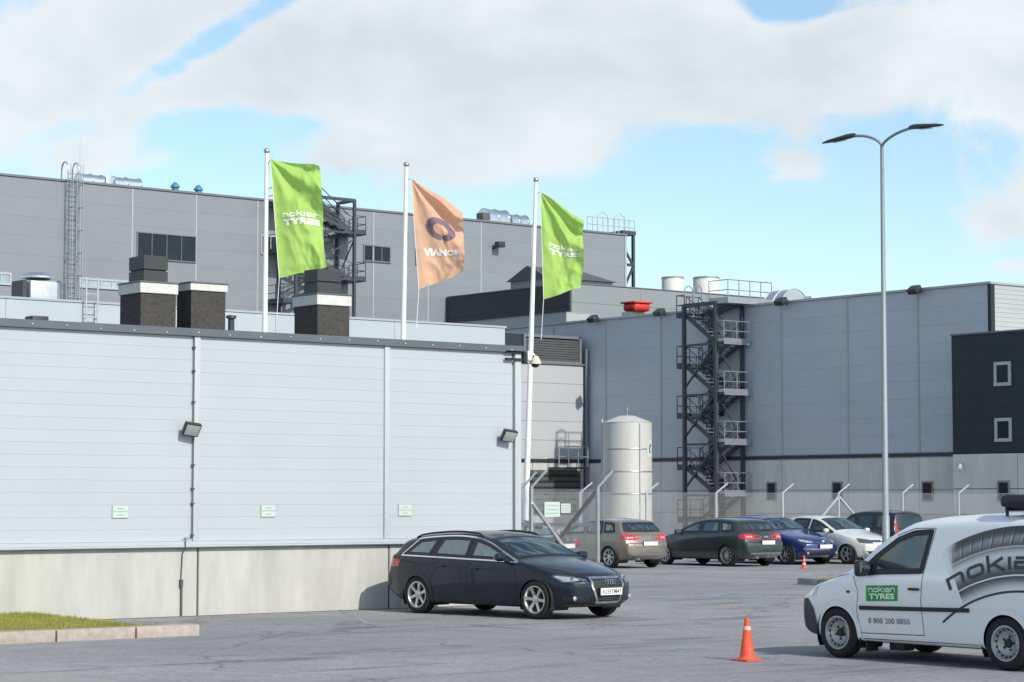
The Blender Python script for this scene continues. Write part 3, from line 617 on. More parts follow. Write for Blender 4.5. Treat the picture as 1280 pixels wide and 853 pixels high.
# floodlights under its eaves
def eave_lamp(px, py, label):
    c = onB(px, py, BU); t = thing('floodlight', label, 'floodlight', (BU, c.y, c.z), 0)
    M4 = Matrix.Translation((BU - .42, c.y, c.z)) @ Matrix.Rotation(rad(-35), 4, 'Y')
    h = MB(); h.cbox((0, 0, 0), (.45, .62, .28), .04); h.v = [tuple(M4 @ Vector(p)) for p in h.v]; P(t, 'housing', h, 'lamp_black', 40)
    g = MB(); g.cbox((-.05, 0, -.15), (.32, .5, .02)); g.v = [tuple(M4 @ Vector(p)) for p in g.v]; P(t, 'lens', g, 'lens_grey')
    P(t, 'bracket', MB().bar((BU + .02, c.y, c.z - .1), (BU - .4, c.y, c.z - .05), .08, .12), 'lamp_black')
eave_lamp(748, 399, 'dark floodlight under the hall eaves, nearest the dark louvred unit')
eave_lamp(831, 391, 'dark floodlight under the hall eaves left of the tall fire escape')
eave_lamp(983, 377.5, 'dark floodlight under the hall eaves below the curved silver duct')
eave_lamp(1150, 363, 'dark floodlight under the hall eaves between the lamp post and the dark annex')

# dark annex at the right
AU = BU - 1.6; AV1 = onB(1190, 500, AU).y; ATOP = onB(1190, 418, AU).z; AB = onB(1200, 567, AU).z; AV0 = 48
an = thing('annex', 'black clad annex with small framed windows on a concrete ground floor', 'building', (AU, AV1, 0))
P(an, 'wall', MB().box(AU + .06, AU + 14, AV0, AV1 - .003, 0, ATOP - .1), 'navy_panel')
facade(an, 'B', AU + .06, [AV0, 54, 60, 64.2, 68, AV1], lin(AB, ATOP - .08, 8), 'navy_panel', .05, .004, c=.004)
P(an, 'roof_edge', MB().box(AU - .05, AU + 14, AV0, AV1 + .03, ATOP - .075, ATOP), 'seam_dark')
facade(an, 'B', AU + .06, [AV0, 54, onB(1272, 600, AU).y, AV1], [-.2, 1.2, 2.4, AB - .03], 'concrete_far', .07, .03, 'concrete_slab', c=.015)
for (x0, x1, y0, y1) in ((1242.5, 1264, 453, 482), (1243.5, 1265, 523, 552)):
    p = onB(x0, y0, AU); q = onB(x1, y1, AU); window(an, 'B', AU + .012, q.y, p.y, q.z, p.z, 'win_frame', 'win_glass', .15, .05)
p = onB(1247, 601, AU); q = onB(1263, 627, AU); window(an, 'B', AU - .008, q.y, p.y, q.z, p.z, 'brown_stain', 'win_glass', .09, .05)
p = onB(1230, 601, AU)
c = onB(1203, 581, AU); t = thing('security_camera', 'small white bullet camera on the concrete under the black annex', 'camera', (AU, c.y, c.z))
P(t, 'body', MB().tube((AU - .45, c.y - .25, c.z - .12), (AU - .1, c.y + .08, c.z + .03), .10, 10), 'vent_white', 40); P(t, 'bracket', MB().bar((AU + .05, c.y + .1, c.z + .1), (AU - .18, c.y, c.z), .06), 'vent_white')

# recessed loading block at the inner corner of the hall
XV = 98.7; XT = onA(690, 454.5, XV).z
xb = thing('loading_block', 'light grey block at the inner corner of the hall with a dark louvred unit above', 'building', (60, XV, 0))
P(xb, 'wall', MB().box(55, BU - .06, XV + .06, XV + 12, 0, XT - .05), 'seam_dark')
facade(xb, 'A', XV + .06, [58, 64, 70, 76, BU - .32], lin(BBASE + .1, XT - .06, 5), 'box_panel', .055, .014)
facade(xb, 'A', XV + .06, [58, 64, 70, 76, 80, BU - .32], [-.2, 1.4, 2.75, BBASE - .09], 'concrete', .07, .03, 'concrete_slab', c=.015)
P(xb, 'dark_band', MB().box(55, BU - .08, XV - .06, XV + .05, BBASE - .08, BBASE + .10), 'black_panel')
P(xb, 'roof_edge', MB().box(55, BU - .06, XV - .10, XV + .5, XT - .05, XT + .03), 'seam_dark')
P(xb, 'downpipe', MB().path([(BU - .2, XV - .14, XT + .9), (BU - .2, XV - .14, .2)], .10, 10), 'seam_dark', 60)
u0 = onA(633, 430, XV).x; u1 = onA(725, 430, XV).x; um = onA(655, 430, XV).x; zt = onA(680, 419, XV).z
t = thing('louvred_unit', 'dark framed louvred plant unit on top of the light grey loading block', 'plant unit', (u0, XV, XT))
P(t, 'casing', MB().box(u0, u1, XV + .15, XV + 3, XT + .035, zt), 'black_panel')
P(t, 'frame', MB().box(um, u1 + .15, XV + .02, XV + .145, zt - .14, zt + .02).box(um, u1 + .15, XV + .02, XV + .145, XT + .035, XT + .15).box(um, um + .16, XV + .02, XV + .145, XT + .153, zt - .143).box(u1 - .02, u1 + .15, XV + .02, XV + .145, XT + .153, zt - .143), 'seam_dark')
for k in range(9):
    z = XT + .22 + (zt - XT - .5) * k / 8; P(t, 'slat', MB().bar((um + .17, XV + .10, z), (u1 - .03, XV + .10, z - .0), .05, .11), 'unit_dark')
c = onA(700, 605, XV); P(xb, 'loading_door', MB().box(c.x - 2.6, c.x + 1.5, XV - .05, XV - .012, 1.0, 3.55), 'unit_dark')
for k in range(7): P(xb, 'door_slat', MB().bar((c.x - 2.5, XV - .06, 1.2 + k * .34), (c.x + 1.4, XV - .06, 1.2 + k * .34), .05, .12), 'plastic_black')
t = thing('dock_platform', 'small railed steel platform above the dark loading door', 'platform', (c.x, XV, 3.6))
P(t, 'deck', MB().box(c.x - .9, c.x + 1.3, XV - 1.0, XV - .06, 3.62, 3.72), 'steel_dark')
b = MB(); [b.tube((x, XV - .97, 3.72), (x, XV - .97, 4.9), .03, 6) for x in lin(c.x - .87, c.x + 1.27, 3)]; [b.tube((c.x - .87, XV - .97, z), (c.x + 1.27, XV - .97, z), .03, 6) for z in (4.3, 4.9)]; P(t, 'railing', b, 'galv')
for px, m, s, y in ((690, 'sign_rim', .42, 637), (706, 'sign_white', .25, 635)):
    c = onA(px, y, XV - 30); b = MB(); b.box(c.x - s, c.x + s, c.y, c.y + .02, c.z - s, c.z + s)

# ------------------------------------------------------------------ tall back building
TV = 124.6; TU1 = onA(782.5, 320, TV).x; TT = onA(400, 256, TV).z
tb = thing('production_hall', 'tall grey panelled industrial block rising behind the flags', 'building', (30, TV, 0))
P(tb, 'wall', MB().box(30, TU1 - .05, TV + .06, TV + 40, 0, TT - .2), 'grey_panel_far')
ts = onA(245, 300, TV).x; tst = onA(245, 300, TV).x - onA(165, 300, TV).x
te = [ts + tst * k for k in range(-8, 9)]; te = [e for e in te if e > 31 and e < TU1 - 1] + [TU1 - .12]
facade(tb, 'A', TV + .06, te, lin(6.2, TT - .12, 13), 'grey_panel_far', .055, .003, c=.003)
for e in te[:-1]: P(tb, 'cover_strip', MB().box(e - .05, e + .05, TV - .02, TV + .02, 6.2, TT - .12), 'seam_pale')
P(tb, 'corner_trim', MB().box(TU1 - .12, TU1 + .05, TV - .04, TV + .2, 0, TT - .103), 'seam_pale')
P(tb, 'roof_edge', MB().box(30, TU1 + .1, TV - .08, TV + .5, TT - .10, TT + .03), 'seam_dark')
P(tb, 'side_wall', MB().box(TU1 - .05, TU1, TV + .2, TV + 40, 0, TT - .1), 'grey_panel_far')
def twin(px0, py0, px1, py1, fm, gm, mull, fw=.1, tr=False):
    p = onA(px0, py0, TV); q = onA(px1, py1, TV)
    window(tb, 'A', TV + .006, p.x, q.x, q.z, p.z, fm, gm, fw, .07, mull)
twin(171, 289.5, 244.5, 329, 'seam_dark', 'win_glass', 3, .07); twin(454, 305.5, 488, 329.5, 'seam_dark', 'win_glass', 2, .09)
twin(326, 293.5, 350, 320, 'win_frame', 'win_glass', 1, .09); twin(519, 312, 530, 332, 'seam_dark', 'win_glass', 0, .07)
twin(-12, 339.5, 14, 357, 'win_frame', 'win_pale', 1, .12); twin(99, 347, 166, 364, 'win_frame', 'win_pale', 4, .12)
c = onA(87.5, 375, TV); ladder('caged_ladder', 'tall caged access ladder on the grey industrial block', TV, c.x, 8.0, TT + .6, .75, True, 'galv', True)
def duct(px0, px1, pyt, v, label, m='duct', base=None, sub=True):
    p = onA(px0, pyt, v); q = onA(px1, pyt, v); r = (p.z - (base or TT)) * .62; z = p.z - r
    t = thing('roof_duct', label, 'duct', (p.x, v, base or TT))
    rr = r; prof = [(0, 0), (rr, 0)]
    b = MB(); n = 18; L_ = q.x - p.x
    # barrel hood: half round shell on legs, axis along X
    vs = []; fs = []
    for k in range(n + 1):
        a = math.pi * k / n
        for x in (p.x, q.x): vs.append((x, v + rr - rr * math.cos(a), z + rr * math.sin(a)))
    for x in (p.x, q.x): vs += [(x, v, (base or TT) - .3), (x, v + 2 * rr, (base or TT) - .3)]
    for k in range(n): fs.append((2 * k, 2 * k + 1, 2 * k + 3, 2 * k + 2))
    m_ = 2 * (n + 1)
    fs += [(0, m_, m_ + 2, 1), (2 * n, 2 * n + 1, m_ + 3, m_ + 1), tuple([2 * k for k in range(n + 1)] + [m_ + 1, m_]), tuple([2 * k + 1 for k in range(n + 1)] + [m_ + 3, m_ + 2])]
    b.add(vs, fs); P(t, 'casing', b, m, 50)
    for x in ((p.x + q.x) / 2, p.x + .03, q.x - .03):
        P(t, 'rib', MB().path([(x, v + rr - (rr + .02) * math.cos(a), z + (rr + .02) * math.sin(a)) for a in lin(0, math.pi, 14)], .05, 5), m, 60)
    return t
duct(102, 131, 216, TV + 1.5, 'rounded silver roof duct beside the top of the caged ladder'); duct(144, 178, 220, TV + 1.5, 'longer rounded silver roof duct to the right of the ladder duct')
t = thing('roof_box', 'small silver box between the two rounded roof ducts', 'roof unit', tuple(onA(136, 227, TV + 1.6))); c = onA(138, 223.5, TV + 1.6); P(t, 'casing', MB().cbox((c.x, c.y + .3, c.z - .3), (.62, .6, .9), .05), 'duct', 40)
duct(612, 638, 260, TV + 1.5, 'large rounded silver duct on the roof between the orange flag and the last green flag'); duct(640, 662, 267, TV + 1.8, 'lower rounded silver duct section next to the large roof duct')
c = onA(604, 268, TV + 1.2); b = MB(); b.cbox((c.x, c.y, c.z - .62), (.65, .8, 1.4), .05); t = thing('roof_box', 'grey cowl at the end of the large rounded roof duct', 'roof unit', (c.x, c.y, TT)); P(t, 'casing', b, 'unit_dark', 40)
for px, py, lb_ in ((219, 233, 'blue conical cap vent on the tall block roof, nearer the rounded ducts'), (248, 236.5, 'blue conical cap vent on the tall block roof, nearer the first flagpole')):
    c = onA(px, py, TV + 1.0); b = MB(); b.lathe([(0, .26), (.09, .25), (.30, .0), (.31, -.08), (.22, -.10), (.22, -1.2)], c, 14); tag(P(None, 'roof_vent', b, 'blue_cap', 50), lb_, 'roof vent')
c = onA(100, 190, TV + 1.0); tag(P(None, 'aerial', MB().tube((c.x, c.y, TT - .1), (c.x, c.y, onA(100, 165, TV + 1).z), .022, 5, .008), 'galv_pale'), 'thin whip aerial on the roof beside the caged ladder', 'aerial')
c = onA(616, 309, TV); t = thing('floodlight', 'single dark floodlight high on the tall block between the flags', 'floodlight', (c.x, TV, c.z)); h = MB(); h.cbox((c.x + .25, TV - .5, c.z + .15), (.6, .5, .4), .05); P(t, 'housing', h, 'lamp_black', 40); P(t, 'bracket', MB().bar((c.x, TV + .02, c.z - .15), (c.x + .2, TV - .45, c.z + .1), .12), 'lamp_black')

# block C: black flank and grey front, gabled hut on it
CU = 93.24; CV = 111.1; CT = 15.95; cu1 = 125
cb = thing('rear_block', 'grey block with a black clad flank between the tall block and the hall', 'building', (CU, CV, 0))
P(cb, 'wall', MB().box(CU + .06, cu1, CV + .06, TV - .02, 0, CT - .1), 'seam_dark')
facade(cb, 'A', CV + .06, [CU + .1, 99.3, 105.4, 111.5, 117.6, 124], lin(11.0, CT - .07, 4), 'grey_panel_mid', .055, .012)
facade(cb, 'B', CU + .06, [CV + .12, 117.8, TV - .03], lin(10.0, CT - .07, 4), 'black_panel', .055, .012)
P(cb, 'roof_edge', MB().box(CU - .05, cu1, CV - .05, TV - .1, CT - .06, CT), 'seam_dark')
c0 = onB(600, 400, 90.5); c1 = onB(708, 390, 90.5)
lw = thing('side_block', 'low light grey block along the foot of the black flank', 'building', (90.5, CV, 0)); P(lw, 'wall', MB().box(90.56, CU + .0, c1.y, TV - .03, 0, c1.z - .05), 'box_panel')
facade(lw, 'B', 90.56, [c1.y, 116, TV - .03], lin(9, c1.z - .05, 4), 'box_panel', .055, .012); P(lw, 'roof_edge', MB().box(90.48, CU - .06, c1.y - .02, TV - .04, c1.z - .048, c1.z), 'seam_pale')
# gabled hut
g0 = onA(722, 352, CV + 4); g1 = onA(767, 353, CV + 4); gr = onA(729, 338, CV + 4); z0 = CT - .1; ze = g1.z
hut = thing('roof_hut', 'small hut with a dark pitched roof on the rear grey block', 'hut', (g0.x, CV + 4, z0))
hx0, hx1 = g0.x - 2.6, g1.x - .1; hy = CV + 4
P(hut, 'wall', MB().box(hx0, hx1, hy, hy + 4, z0, ze), 'grey_panel_mid')
b = MB(); zr_ = gr.z + .25; b.add([(hx0 - .2, hy - .25, ze - .04), (hx1 + .2, hy - .25, ze - .04), (hx1 - 1.6, hy + 2, zr_), (hx0 - .2, hy + 2, zr_), (hx0 - .2, hy + 4.25, ze - .04), (hx1 + .2, hy + 4.25, ze - .04)], [(0, 1, 2, 3), (3, 2, 5, 4), (1, 5, 2), (0, 3, 4), (0, 4, 5, 1)]); P(hut, 'roof', b, 'unit_dark')
# drum vents
for px0, px1, lb_ in ((829.5, 852, 'white drum vent on the rear block roof, further from the fire escape'), (869.5, 896, 'white drum vent on the rear block roof directly behind the fire escape rails')):
    p = onA(px0, 348, CV + 6); q = onA(px1, 348, CV + 6); r = (q - p).length / 2 * .9; c = (p + q) / 2; t = thing('drum_vent', lb_, 'roof vent', (c.x, c.y, CT))
    zt = onA(px0, 346, CV + 6).z; P(t, 'drum', MB().lathe([(0, zt), (r * .96, zt), (r, zt - .05), (r, CT - .2)], (c.x, c.y, 0), 24), 'vent_white', 40); P(t, 'rim_band', MB().lathe([(r + .03, zt - .1), (r + .03, zt - .02), (r - .02, zt + .02)], (c.x, c.y, 0), 24), 'galv', 40)
# red covered unit on the hall roof
p = onB(780, 389, BU + 6); q = onB(812, 389, BU + 6); zc = onB(795, 378, BU + 6).z
c = (p + q) / 2; t = thing('roof_fan', 'red covered fan unit peeking over the hall roof', 'roof unit', (c.x, c.y, BTOP))
P(t, 'hood', MB().cbox((c.x, c.y, zc - .32), (1.3, 1.15, .55), .22), 'red_cover', 60); P(t, 'flange', MB().cbox((c.x, c.y, zc - .05), (1.5, 1.3, .10), .03), 'red_cover', 40); P(t, 'base', MB().box(c.x - .55, c.x + .55, c.y - .1, c.y + .75, BTOP - .2, zc - .6), 'vent_white')
# curved silver duct on the hall roof
p = onB(951, 377, BU + 4); zt = onB(970, 357, BU + 4).z; r = (zt - BTOP) * .9
t = thing('roof_duct', 'big curved silver duct elbow on the hall roof beside the fire escape', 'duct', (p.x, p.y, BTOP))
q = onB(1000, 377, BU + 4); vv = p.y - .3; uu = BU + 4
b = MB(); n = 16
vs = []; fs = []
for k in range(n + 1):
    a = math.pi * k / n
    for y in (vv - 1.1, vv + .35): vs.append((uu + r - r * math.cos(a), y, BTOP - .3 + (r + .3) * math.sin(a) if k not in (0, n) else BTOP - .3))
for k in range(n): fs.append((2 * k, 2 * k + 1, 2 * k + 3, 2 * k + 2))
fs += [tuple(2 * k for k in range(n + 1)), tuple(2 * k + 1 for k in range(n + 1))]
b.add(vs, fs); P(t, 'barrel', b, 'duct', 50)
for y in (vv - 1.1, vv - .4, vv + .35): P(t, 'rib', MB().path([(uu + r - (r + .01) * math.cos(a), y, BTOP - .3 + (r + .31) * math.sin(a)) for a in lin(.05, math.pi - .05, 14)], .035, 5), 'galv_pale', 60)
P(t, 'outlet', MB().cbox((uu + 2 * r + .15, vv - 1.0, BTOP + .35), (.8, .8, 1.15), .05), 'vent_white', 40)

# ------------------------------------------------------------------ fire escapes
def fire_escape(label, loc, rz, run, dep, near_z, far_z, top, lp=.85, m='steel_dark', rm='galv', roofdeck=None, z_bottom=0.0):
    """local frame: x along the flights (near -> far), y from wall (0) outwards to dep; landings alternate"""
    t = thing('fire_escape', label, 'fire escape', loc, rz)
    for x in (0, run):
        for y in (.12, dep):
            P(t, 'column', MB().box(x - .09, x + .09, y - .09, y + .09, z_bottom, top if not (x == 0 and y > 1) else top), m)
    zs = sorted(near_z + far_z)
    def rail(pts, z, m_=rm, r=.028):
        b = MB()
        for i in range(len(pts) - 1):
            p, q = Vector(pts[i]), Vector(pts[i + 1])
            for dz in (.05, .55, 1.08):
                if dz == .05: b.bar(p + Vector((0, 0, z + .09)), q + Vector((0, 0, z + .09)), .025, .17)
                else: b.tube(p + Vector((0, 0, z + dz)), q + Vector((0, 0, z + dz)), r, 6)
            n = max(1, int((q - p).length / .75))
            for k in range(n + 1): e = p + (q - p) * (k / n); b.tube(e + Vector((0, 0, z)), e + Vector((0, 0, z + 1.08)), r, 6)
        return b
    for z in near_z:
        la = P(t, 'landing', MB().box(-lp, .12, .1, dep, z - .12, z), rm if False else m)
        P(la, 'edge', MB().box(-lp - .02, -lp, .1, dep, z - .16, z + .02), rm)
        P(la, 'railing', rail([(0, dep - .02, 0), (-lp + .02, dep - .02, 0), (-lp + .02, .14, 0)], z), rm)
    for z in far_z:
        la = P(t, 'landing', MB().box(run - .12, run + lp, .1, dep, z - .14, z), m)
        P(la, 'railing', rail([(run, dep - .02, 0), (run + lp - .02, dep - .02, 0), (run + lp - .02, .14, 0)], z, m), m)
    for i in range(len(zs) - 1):
        za, zb = zs[i], zs[i + 1]; up = za in near_z                     # flight from near up to far?
        y0, y1 = (dep / 2 + .06, dep - .08) if up else (.16, dep / 2 - .04)
        xa, xb_ = (0.1, run - .1) if up else (run - .1, .1)
        b = MB()
        for y in (y0, y1): b.bar((xa, y, za - .04), (xb_, y, zb - .04), .05, .24)
        fl = P(t, 'flight', b, m)
        b = MB(); n = 7
        for k in range(n):
            f = (k + .6) / n; b.cbox((xa + (xb_ - xa) * f, (y0 + y1) / 2, za + (zb - za) * f), (.28, y1 - y0, .04))
        P(fl, 'treads', b, rm)
        b = MB()
        for y in (y0, y1):
            for dz in (.5, 1.0): b.tube((xa, y, za + dz), (xb_, y, zb + dz), .024, 5)
            for k in range(4): f = k / 3; b.tube((xa + (xb_ - xa) * f, y, za + (zb - za) * f), (xa + (xb_ - xa) * f, y, za + (zb - za) * f + 1.0), .022, 5)
        P(fl, 'handrail', b, m)
    # cross bracing in the outer frame and the near frame
    for i, z in enumerate(near_z):
        z2 = z + 2.75
        if z2 < top + .6:
            P(t, 'brace', MB().bar((run, dep, z + .25), (0, dep, z2 - .15), .09, .09), m); P(t, 'brace', MB().bar((0.0, .12, z + .1), (0.0, dep, min(z2, top) - .1), .06, .06), m)
        P(t, 'crossbeam', MB().bar((0, dep, z - .1), (run, dep, z - .1), .08, .12), m)
    P(t, 'top_beam', MB().bar((0, .12, top - .05), (0, dep, top - .05), .16, .2).bar((run, .12, top - .05), (run, dep, top - .05), .16, .2).bar((0, dep, top - .05), (run, dep, top - .05), .16, .2), m)
    if roofdeck:
        x0, x1, y0, y1, z = roofdeck
        dk = P(t, 'roof_deck', MB().box(x0, x1, y0, y1, z - .14, z), rm); P(dk, 'railing', rail([(x1, y1, 0), (x0 + .02, y1 - .02, 0), (x0 + .02, y0, 0)], z), rm)
    return t
vN = onB(930, 500, BU).y; run = 2.45
nz_ = [onB(915, y, BU - 1.0).z for y in (617, 553, 491, 428)]; fz_ = [onB(866, y, BU - 1.0).z for y in (650, 585, 521, 459, 396)]
fe = fire_escape('tall dark steel fire escape zigzagging up the grey hall', (BU, vN, 0), math.pi / 2, run, 2.05, nz_, fz_, BTOP + .05, .62, roofdeck=(-.95, .5, -1.2, 2.05, BTOP + .1))
P(fe, 'flight', MB().bar((run - .1, .9, fz_[-1]), (.2, .9, BTOP + .05), .06, .24).bar((run - .1, .2, fz_[-1]), (.2, .2, BTOP + .05), .06, .24), 'steel_dark')
for x in (run - .9, run - .2):
    P(fe, 'grab_hoop', MB().path([(x + .3, 1.9, BTOP - .6), (x + .3, 1.9, BTOP + .8)] + [(x + .3, 1.9 - .3 + .3 * math.cos(a), BTOP + .8 + .3 * math.sin(a)) for a in lin(.3, 3.1, 8)] + [(x + .3, 1.3, BTOP - .4)], .03, 6), 'galv', 60)
b = MB(); b.box(1.3, 2.3, .06, .14, 0, 0); 
P(fe, 'door', MB().box(1.5, 2.5, .03, .09, fz_[2], fz_[2] + 2.1), 'navy_panel'); P(fe, 'door', MB().box(1.5, 2.5, .03, .09, fz_[0] + .2, fz_[0] + 2.2), 'navy_panel')
# second fire escape on the tall block, standing on the middle roof
pN = onA(444, 300, TV - 2.2); nz2 = [onA(440, y, TV - 1.2).z for y in (350, 292)]; fz2 = [nz2[0] - 1.75, (nz2[0] + nz2[1]) / 2, nz2[1] + (nz2[1] - nz2[0]) / 2]
f2 = fire_escape('dark steel fire escape on the tall block behind the first green flag', (pN.x, TV, 0), math.pi, 4.6, 2.1, nz2, fz2, onA(444, 250, TV - 2.1).z, .95, rm='steel_dark', z_bottom=6.0)
zz = fz2[-1]
P(f2, 'flight', MB().bar((.3, 1.9, nz2[1] + .1), (4.2, 1.9, TT + 1.0), .08, .3).bar((.3, 1.2, nz2[1] + .1), (4.2, 1.2, TT + 1.0), .08, .3).bar((.3, 1.9, nz2[1] + 1.1), (4.2, 1.9, TT + 2.1), .05).bar((.3, 1.2, nz2[1] + 1.1), (4.2, 1.2, TT + 2.1), .05), 'steel_dark')
P(f2, 'door', MB().box(1.9, 3.0, .03, .1, nz2[0], nz2[0] + 2.2), 'sign_green')
# end tower of the tall block with roof guard rails
zt = onA(795, 291, TV + 1).z; zb = onA(795, 357, TV + 1).z - 3
t = thing('stair_tower', 'narrow open steel tower at the far end of the tall block', 'tower', (TU1 + .6, TV + .5, zb))
for x in (TU1 + .25, TU1 + 1.25):
    for y in (TV + .6, TV + 2.6): P(t, 'column', MB().box(x - .10, x + .10, y - .1, y + .1, 0, zt), 'steel_dark')
for z in (zt, zt - 4.7): P(t, 'platform', MB().box(TU1 + .1, TU1 + 1.4, TV + .45, TV + 2.75, z - .3, z), 'steel_dark')
for za, zb_ in ((zt - .3, zt - 2.5), (zt - 4.7, zt - 2.5)): P(t, 'brace', MB().bar((TU1 + .25, TV + .6, zb_ if za > zb_ else za), (TU1 + 1.25, TV + .6, za if za < zb_ else zb_ - 0), .12), 'steel_dark')
P(t, 'brace', MB().bar((TU1 + .25, TV + .6, zt - 1.2), (TU1 + 1.25, TV + .6, zt - 2.6), .14), 'steel_dark'); P(t, 'brace', MB().bar((TU1 + .25, TV + .6, zt - 4.5), (TU1 + 1.25, TV + .6, zt - 2.6), .14), 'steel_dark'); P(t, 'crossbeam', MB().bar((TU1 + .25, TV + .6, zt - 2.6), (TU1 + 1.25, TV + .6, zt - 2.6), .12), 'steel_dark')
b = MB(); u0 = onA(733, 286, TV + .6).x
for x in lin(u0, TU1 + 1.3, 9): b.tube((x, TV + .5, TT - .1 if x < TU1 else zt), (x, TV + .5, TT + 1.15), .035, 5)
for dz in (.6, 1.15): b.tube((u0, TV + .5, TT + dz), (TU1 + 1.3, TV + .5, TT + dz), .035, 5)
tag(P(None, 'guard_rail', b, 'galv_pale'), 'thin guard rail along the roof end of the tall block', 'railing')
for k, x in enumerate((u0 + 1.5, u0 + 3.2)):
    P(bpy.data.objects['guard_rail'], 'hoop', MB().path([(x - .5, TV + .5, TT), (x - .5, TV + .5, TT + 1.3), (x, TV + .5, TT + 1.6), (x + .5, TV + .5, TT + 1.3), (x + .5, TV + .5, TT)], .035, 5), 'galv_pale')

# ------------------------------------------------------------------ tank
p = onD(753, 560, 112); q = onD(815, 560, 112); c = (p + q) / 2; r = (q - p).length / 2; zt = onD(784, 529, 112).z
t = thing('storage_tank', 'tall pale cylindrical storage tank with conical top in front of the hall', 'tank', (c.x, c.y, 0))
P(t, 'shell', MB().lathe([(r, 0), (r, zt), (r * 1.02, zt + .02), (r * .3, zt + .36), (0, zt + .38)], (c.x, c.y, 0), 40), 'tank_steel', 35)
for y in (562, 590, 618): z = onD(784, y, 112).z; P(t, 'weld_band', MB().lathe([(r + .004, z - .035), (r + .012, z - .02), (r + .012, z + .02), (r + .004, z + .035)], (c.x, c.y, 0), 40), 'galv', 60)
P(t, 'seam', MB().box(-.02, .02, -.02, .02, .2, zt - .05), 'galv', loc=(c.x + (RT * .45 - FW * .9).x * r * 1.0, c.y + (RT * .45 - FW * .9).y * r * 1.0, 0))
P(t, 'top_valve', MB().lathe([(0, .42), (.05, .4), (.07, .25), (.03, .2), (.05, -.02)], (c.x, c.y, zt + .36), 10), 'galv', 50)
pp = c - RT * (r + .02); P(t, 'vent_pipe', MB().path([(pp.x, pp.y, 0.3), (pp.x, pp.y, zt + .2)], .05, 8), 'galv_pale', 60)
def on_cyl(a, rr, z): d = (RT * math.sin(a) - FW * math.cos(a)); return (c.x + d.x * rr, c.y + d.y * rr, z)
b = MB(); a0, a1 = .85, 1.3; z0 = onD(810, 572, 112).z; z1 = onD(810, 550, 112).z
b.add([on_cyl(a, r + .012, z) for z in (z0, z1) for a in lin(a0, a1, 6)], [(k, k + 1, k + 8, k + 7) for k in range(6)]); em = P(t, 'emblem', b, 'sign_white', 60)
b = MB(); b.path([on_cyl(a0 + .1 + .06 * math.cos(s) + .12, r + .03, (z0 + z1) / 2 + .2 * math.sin(s)) for s in lin(.5, 5.2, 14)], .03, 5); P(em, 'mark', b, 'seam_dark')
P(t, 'label_plate', MB().add([on_cyl(a, r + .012, z) for z in (onD(790, 641, 112).z, onD(790, 631, 112).z) for a in lin(.12, .48, 4)], [(k, k + 1, k + 6, k + 5) for k in range(4)]), 'sign_white', 60)

# ------------------------------------------------------------------ lettering (2D strokes and built-in font outlines)
def ribbon2d(pts, w, closed=False):
    pts = [Vector((p[0], p[1])) for p in pts]; n = len(pts); L_, R_ = [], []
    for i in range(n):
        a = pts[i] - pts[i - 1] if (closed or i > 0) else pts[1] - pts[0]
        c = pts[(i + 1) % n] - pts[i] if (closed or i < n - 1) else pts[-1] - pts[-2]
        a.normalize(); c.normalize(); n1 = Vector((-a.y, a.x)); n2 = Vector((-c.y, c.x)); m = (n1 + n2)
        if m.length < 1e-6: m = n1
        m.normalize(); k = w / 2 / max(.5, m.dot(n1)); L_.append(pts[i] + m * k); R_.append(pts[i] - m * k)
    vs = [tuple(p) for p in L_ + R_]; fs = [(i, (i + 1) % n, n + (i + 1) % n, n + i) for i in range(n if closed else n - 1)]
    return vs, fs
def rrect(x0, y0, x1, y1, r, k=3):
    o = []
    for cx, cy, a0 in ((x1 - r, y0 + r, -90), (x1 - r, y1 - r, 0), (x0 + r, y1 - r, 90), (x0 + r, y0 + r, 180)):
        for i in range(k + 1): a = rad(a0 + 90 * i / k); o.append((cx + r * math.cos(a), cy + r * math.sin(a)))
    return o
def nokian(sw=.24):
    """wide rounded lower-case strokes, x height 1, letters 1.5 wide; returns list of (layer, verts, faces)"""
    out = []; x = 0.0; hw = sw / 2
    def S(pts, closed=False, layer=0): out.append((layer, *ribbon2d([(px + x, py) for px, py in pts], sw, closed)))
    for ch in 'nokian':
        W = 1.45
        if ch == 'n': S([(hw, 0), (hw, 1 - hw), (W - .3, 1 - hw), (W - hw - .05, 1 - hw - .08), (W - hw, 1 - .35), (W - hw, 0)])
        elif ch == 'o': S(rrect(hw, hw, W - hw, 1 - hw, .26), True)
        elif ch == 'k': S([(hw, 0), (hw, 1.38)]); S([(hw + .12, .5), (W - .15, 1.0)], layer=1); S([(hw + .42, .62), (W - .05, 0)], layer=2)
        elif ch == 'i': W = .26; S([(hw, 0), (hw, 1.0)])
        elif ch == 'a': S([(.12, 1 - hw), (W - .3, 1 - hw), (W - hw, 1 - .3), (W - hw, 0)]); S([(W - hw - .1, hw), (hw, hw), (hw, .55), (W - hw - .1, .55)], layer=1)
        x += W + .24
    return out, x - .24
def text2d(s, size=1.0, bold=0.0):
    c = bpy.data.curves.new('txt', 'FONT'); c.body = s; c.size = size; c.offset = bold; c.resolution_u = 3; c.fill_mode = 'FRONT'
    o = bpy.data.objects.new('txt', c); COL.objects.link(o); dg = bpy.context.evaluated_depsgraph_get(); me = bpy.data.meshes.new_from_object(o.evaluated_get(dg))
    vs = [(v.co.x, v.co.y) for v in me.vertices]; fs = [tuple(p.vertices) for p in me.polygons]
    bpy.data.objects.remove(o); bpy.data.meshes.remove(me); bpy.data.curves.remove(c)
    x0 = min(v[0] for v in vs); x1 = max(v[0] for v in vs); y0 = min(v[1] for v in vs); y1 = max(v[1] for v in vs)
    return [((x - x0) / (x1 - x0), (y - y0) / (y1 - y0)) for x, y in vs], fs, (x1 - x0) / (y1 - y0)
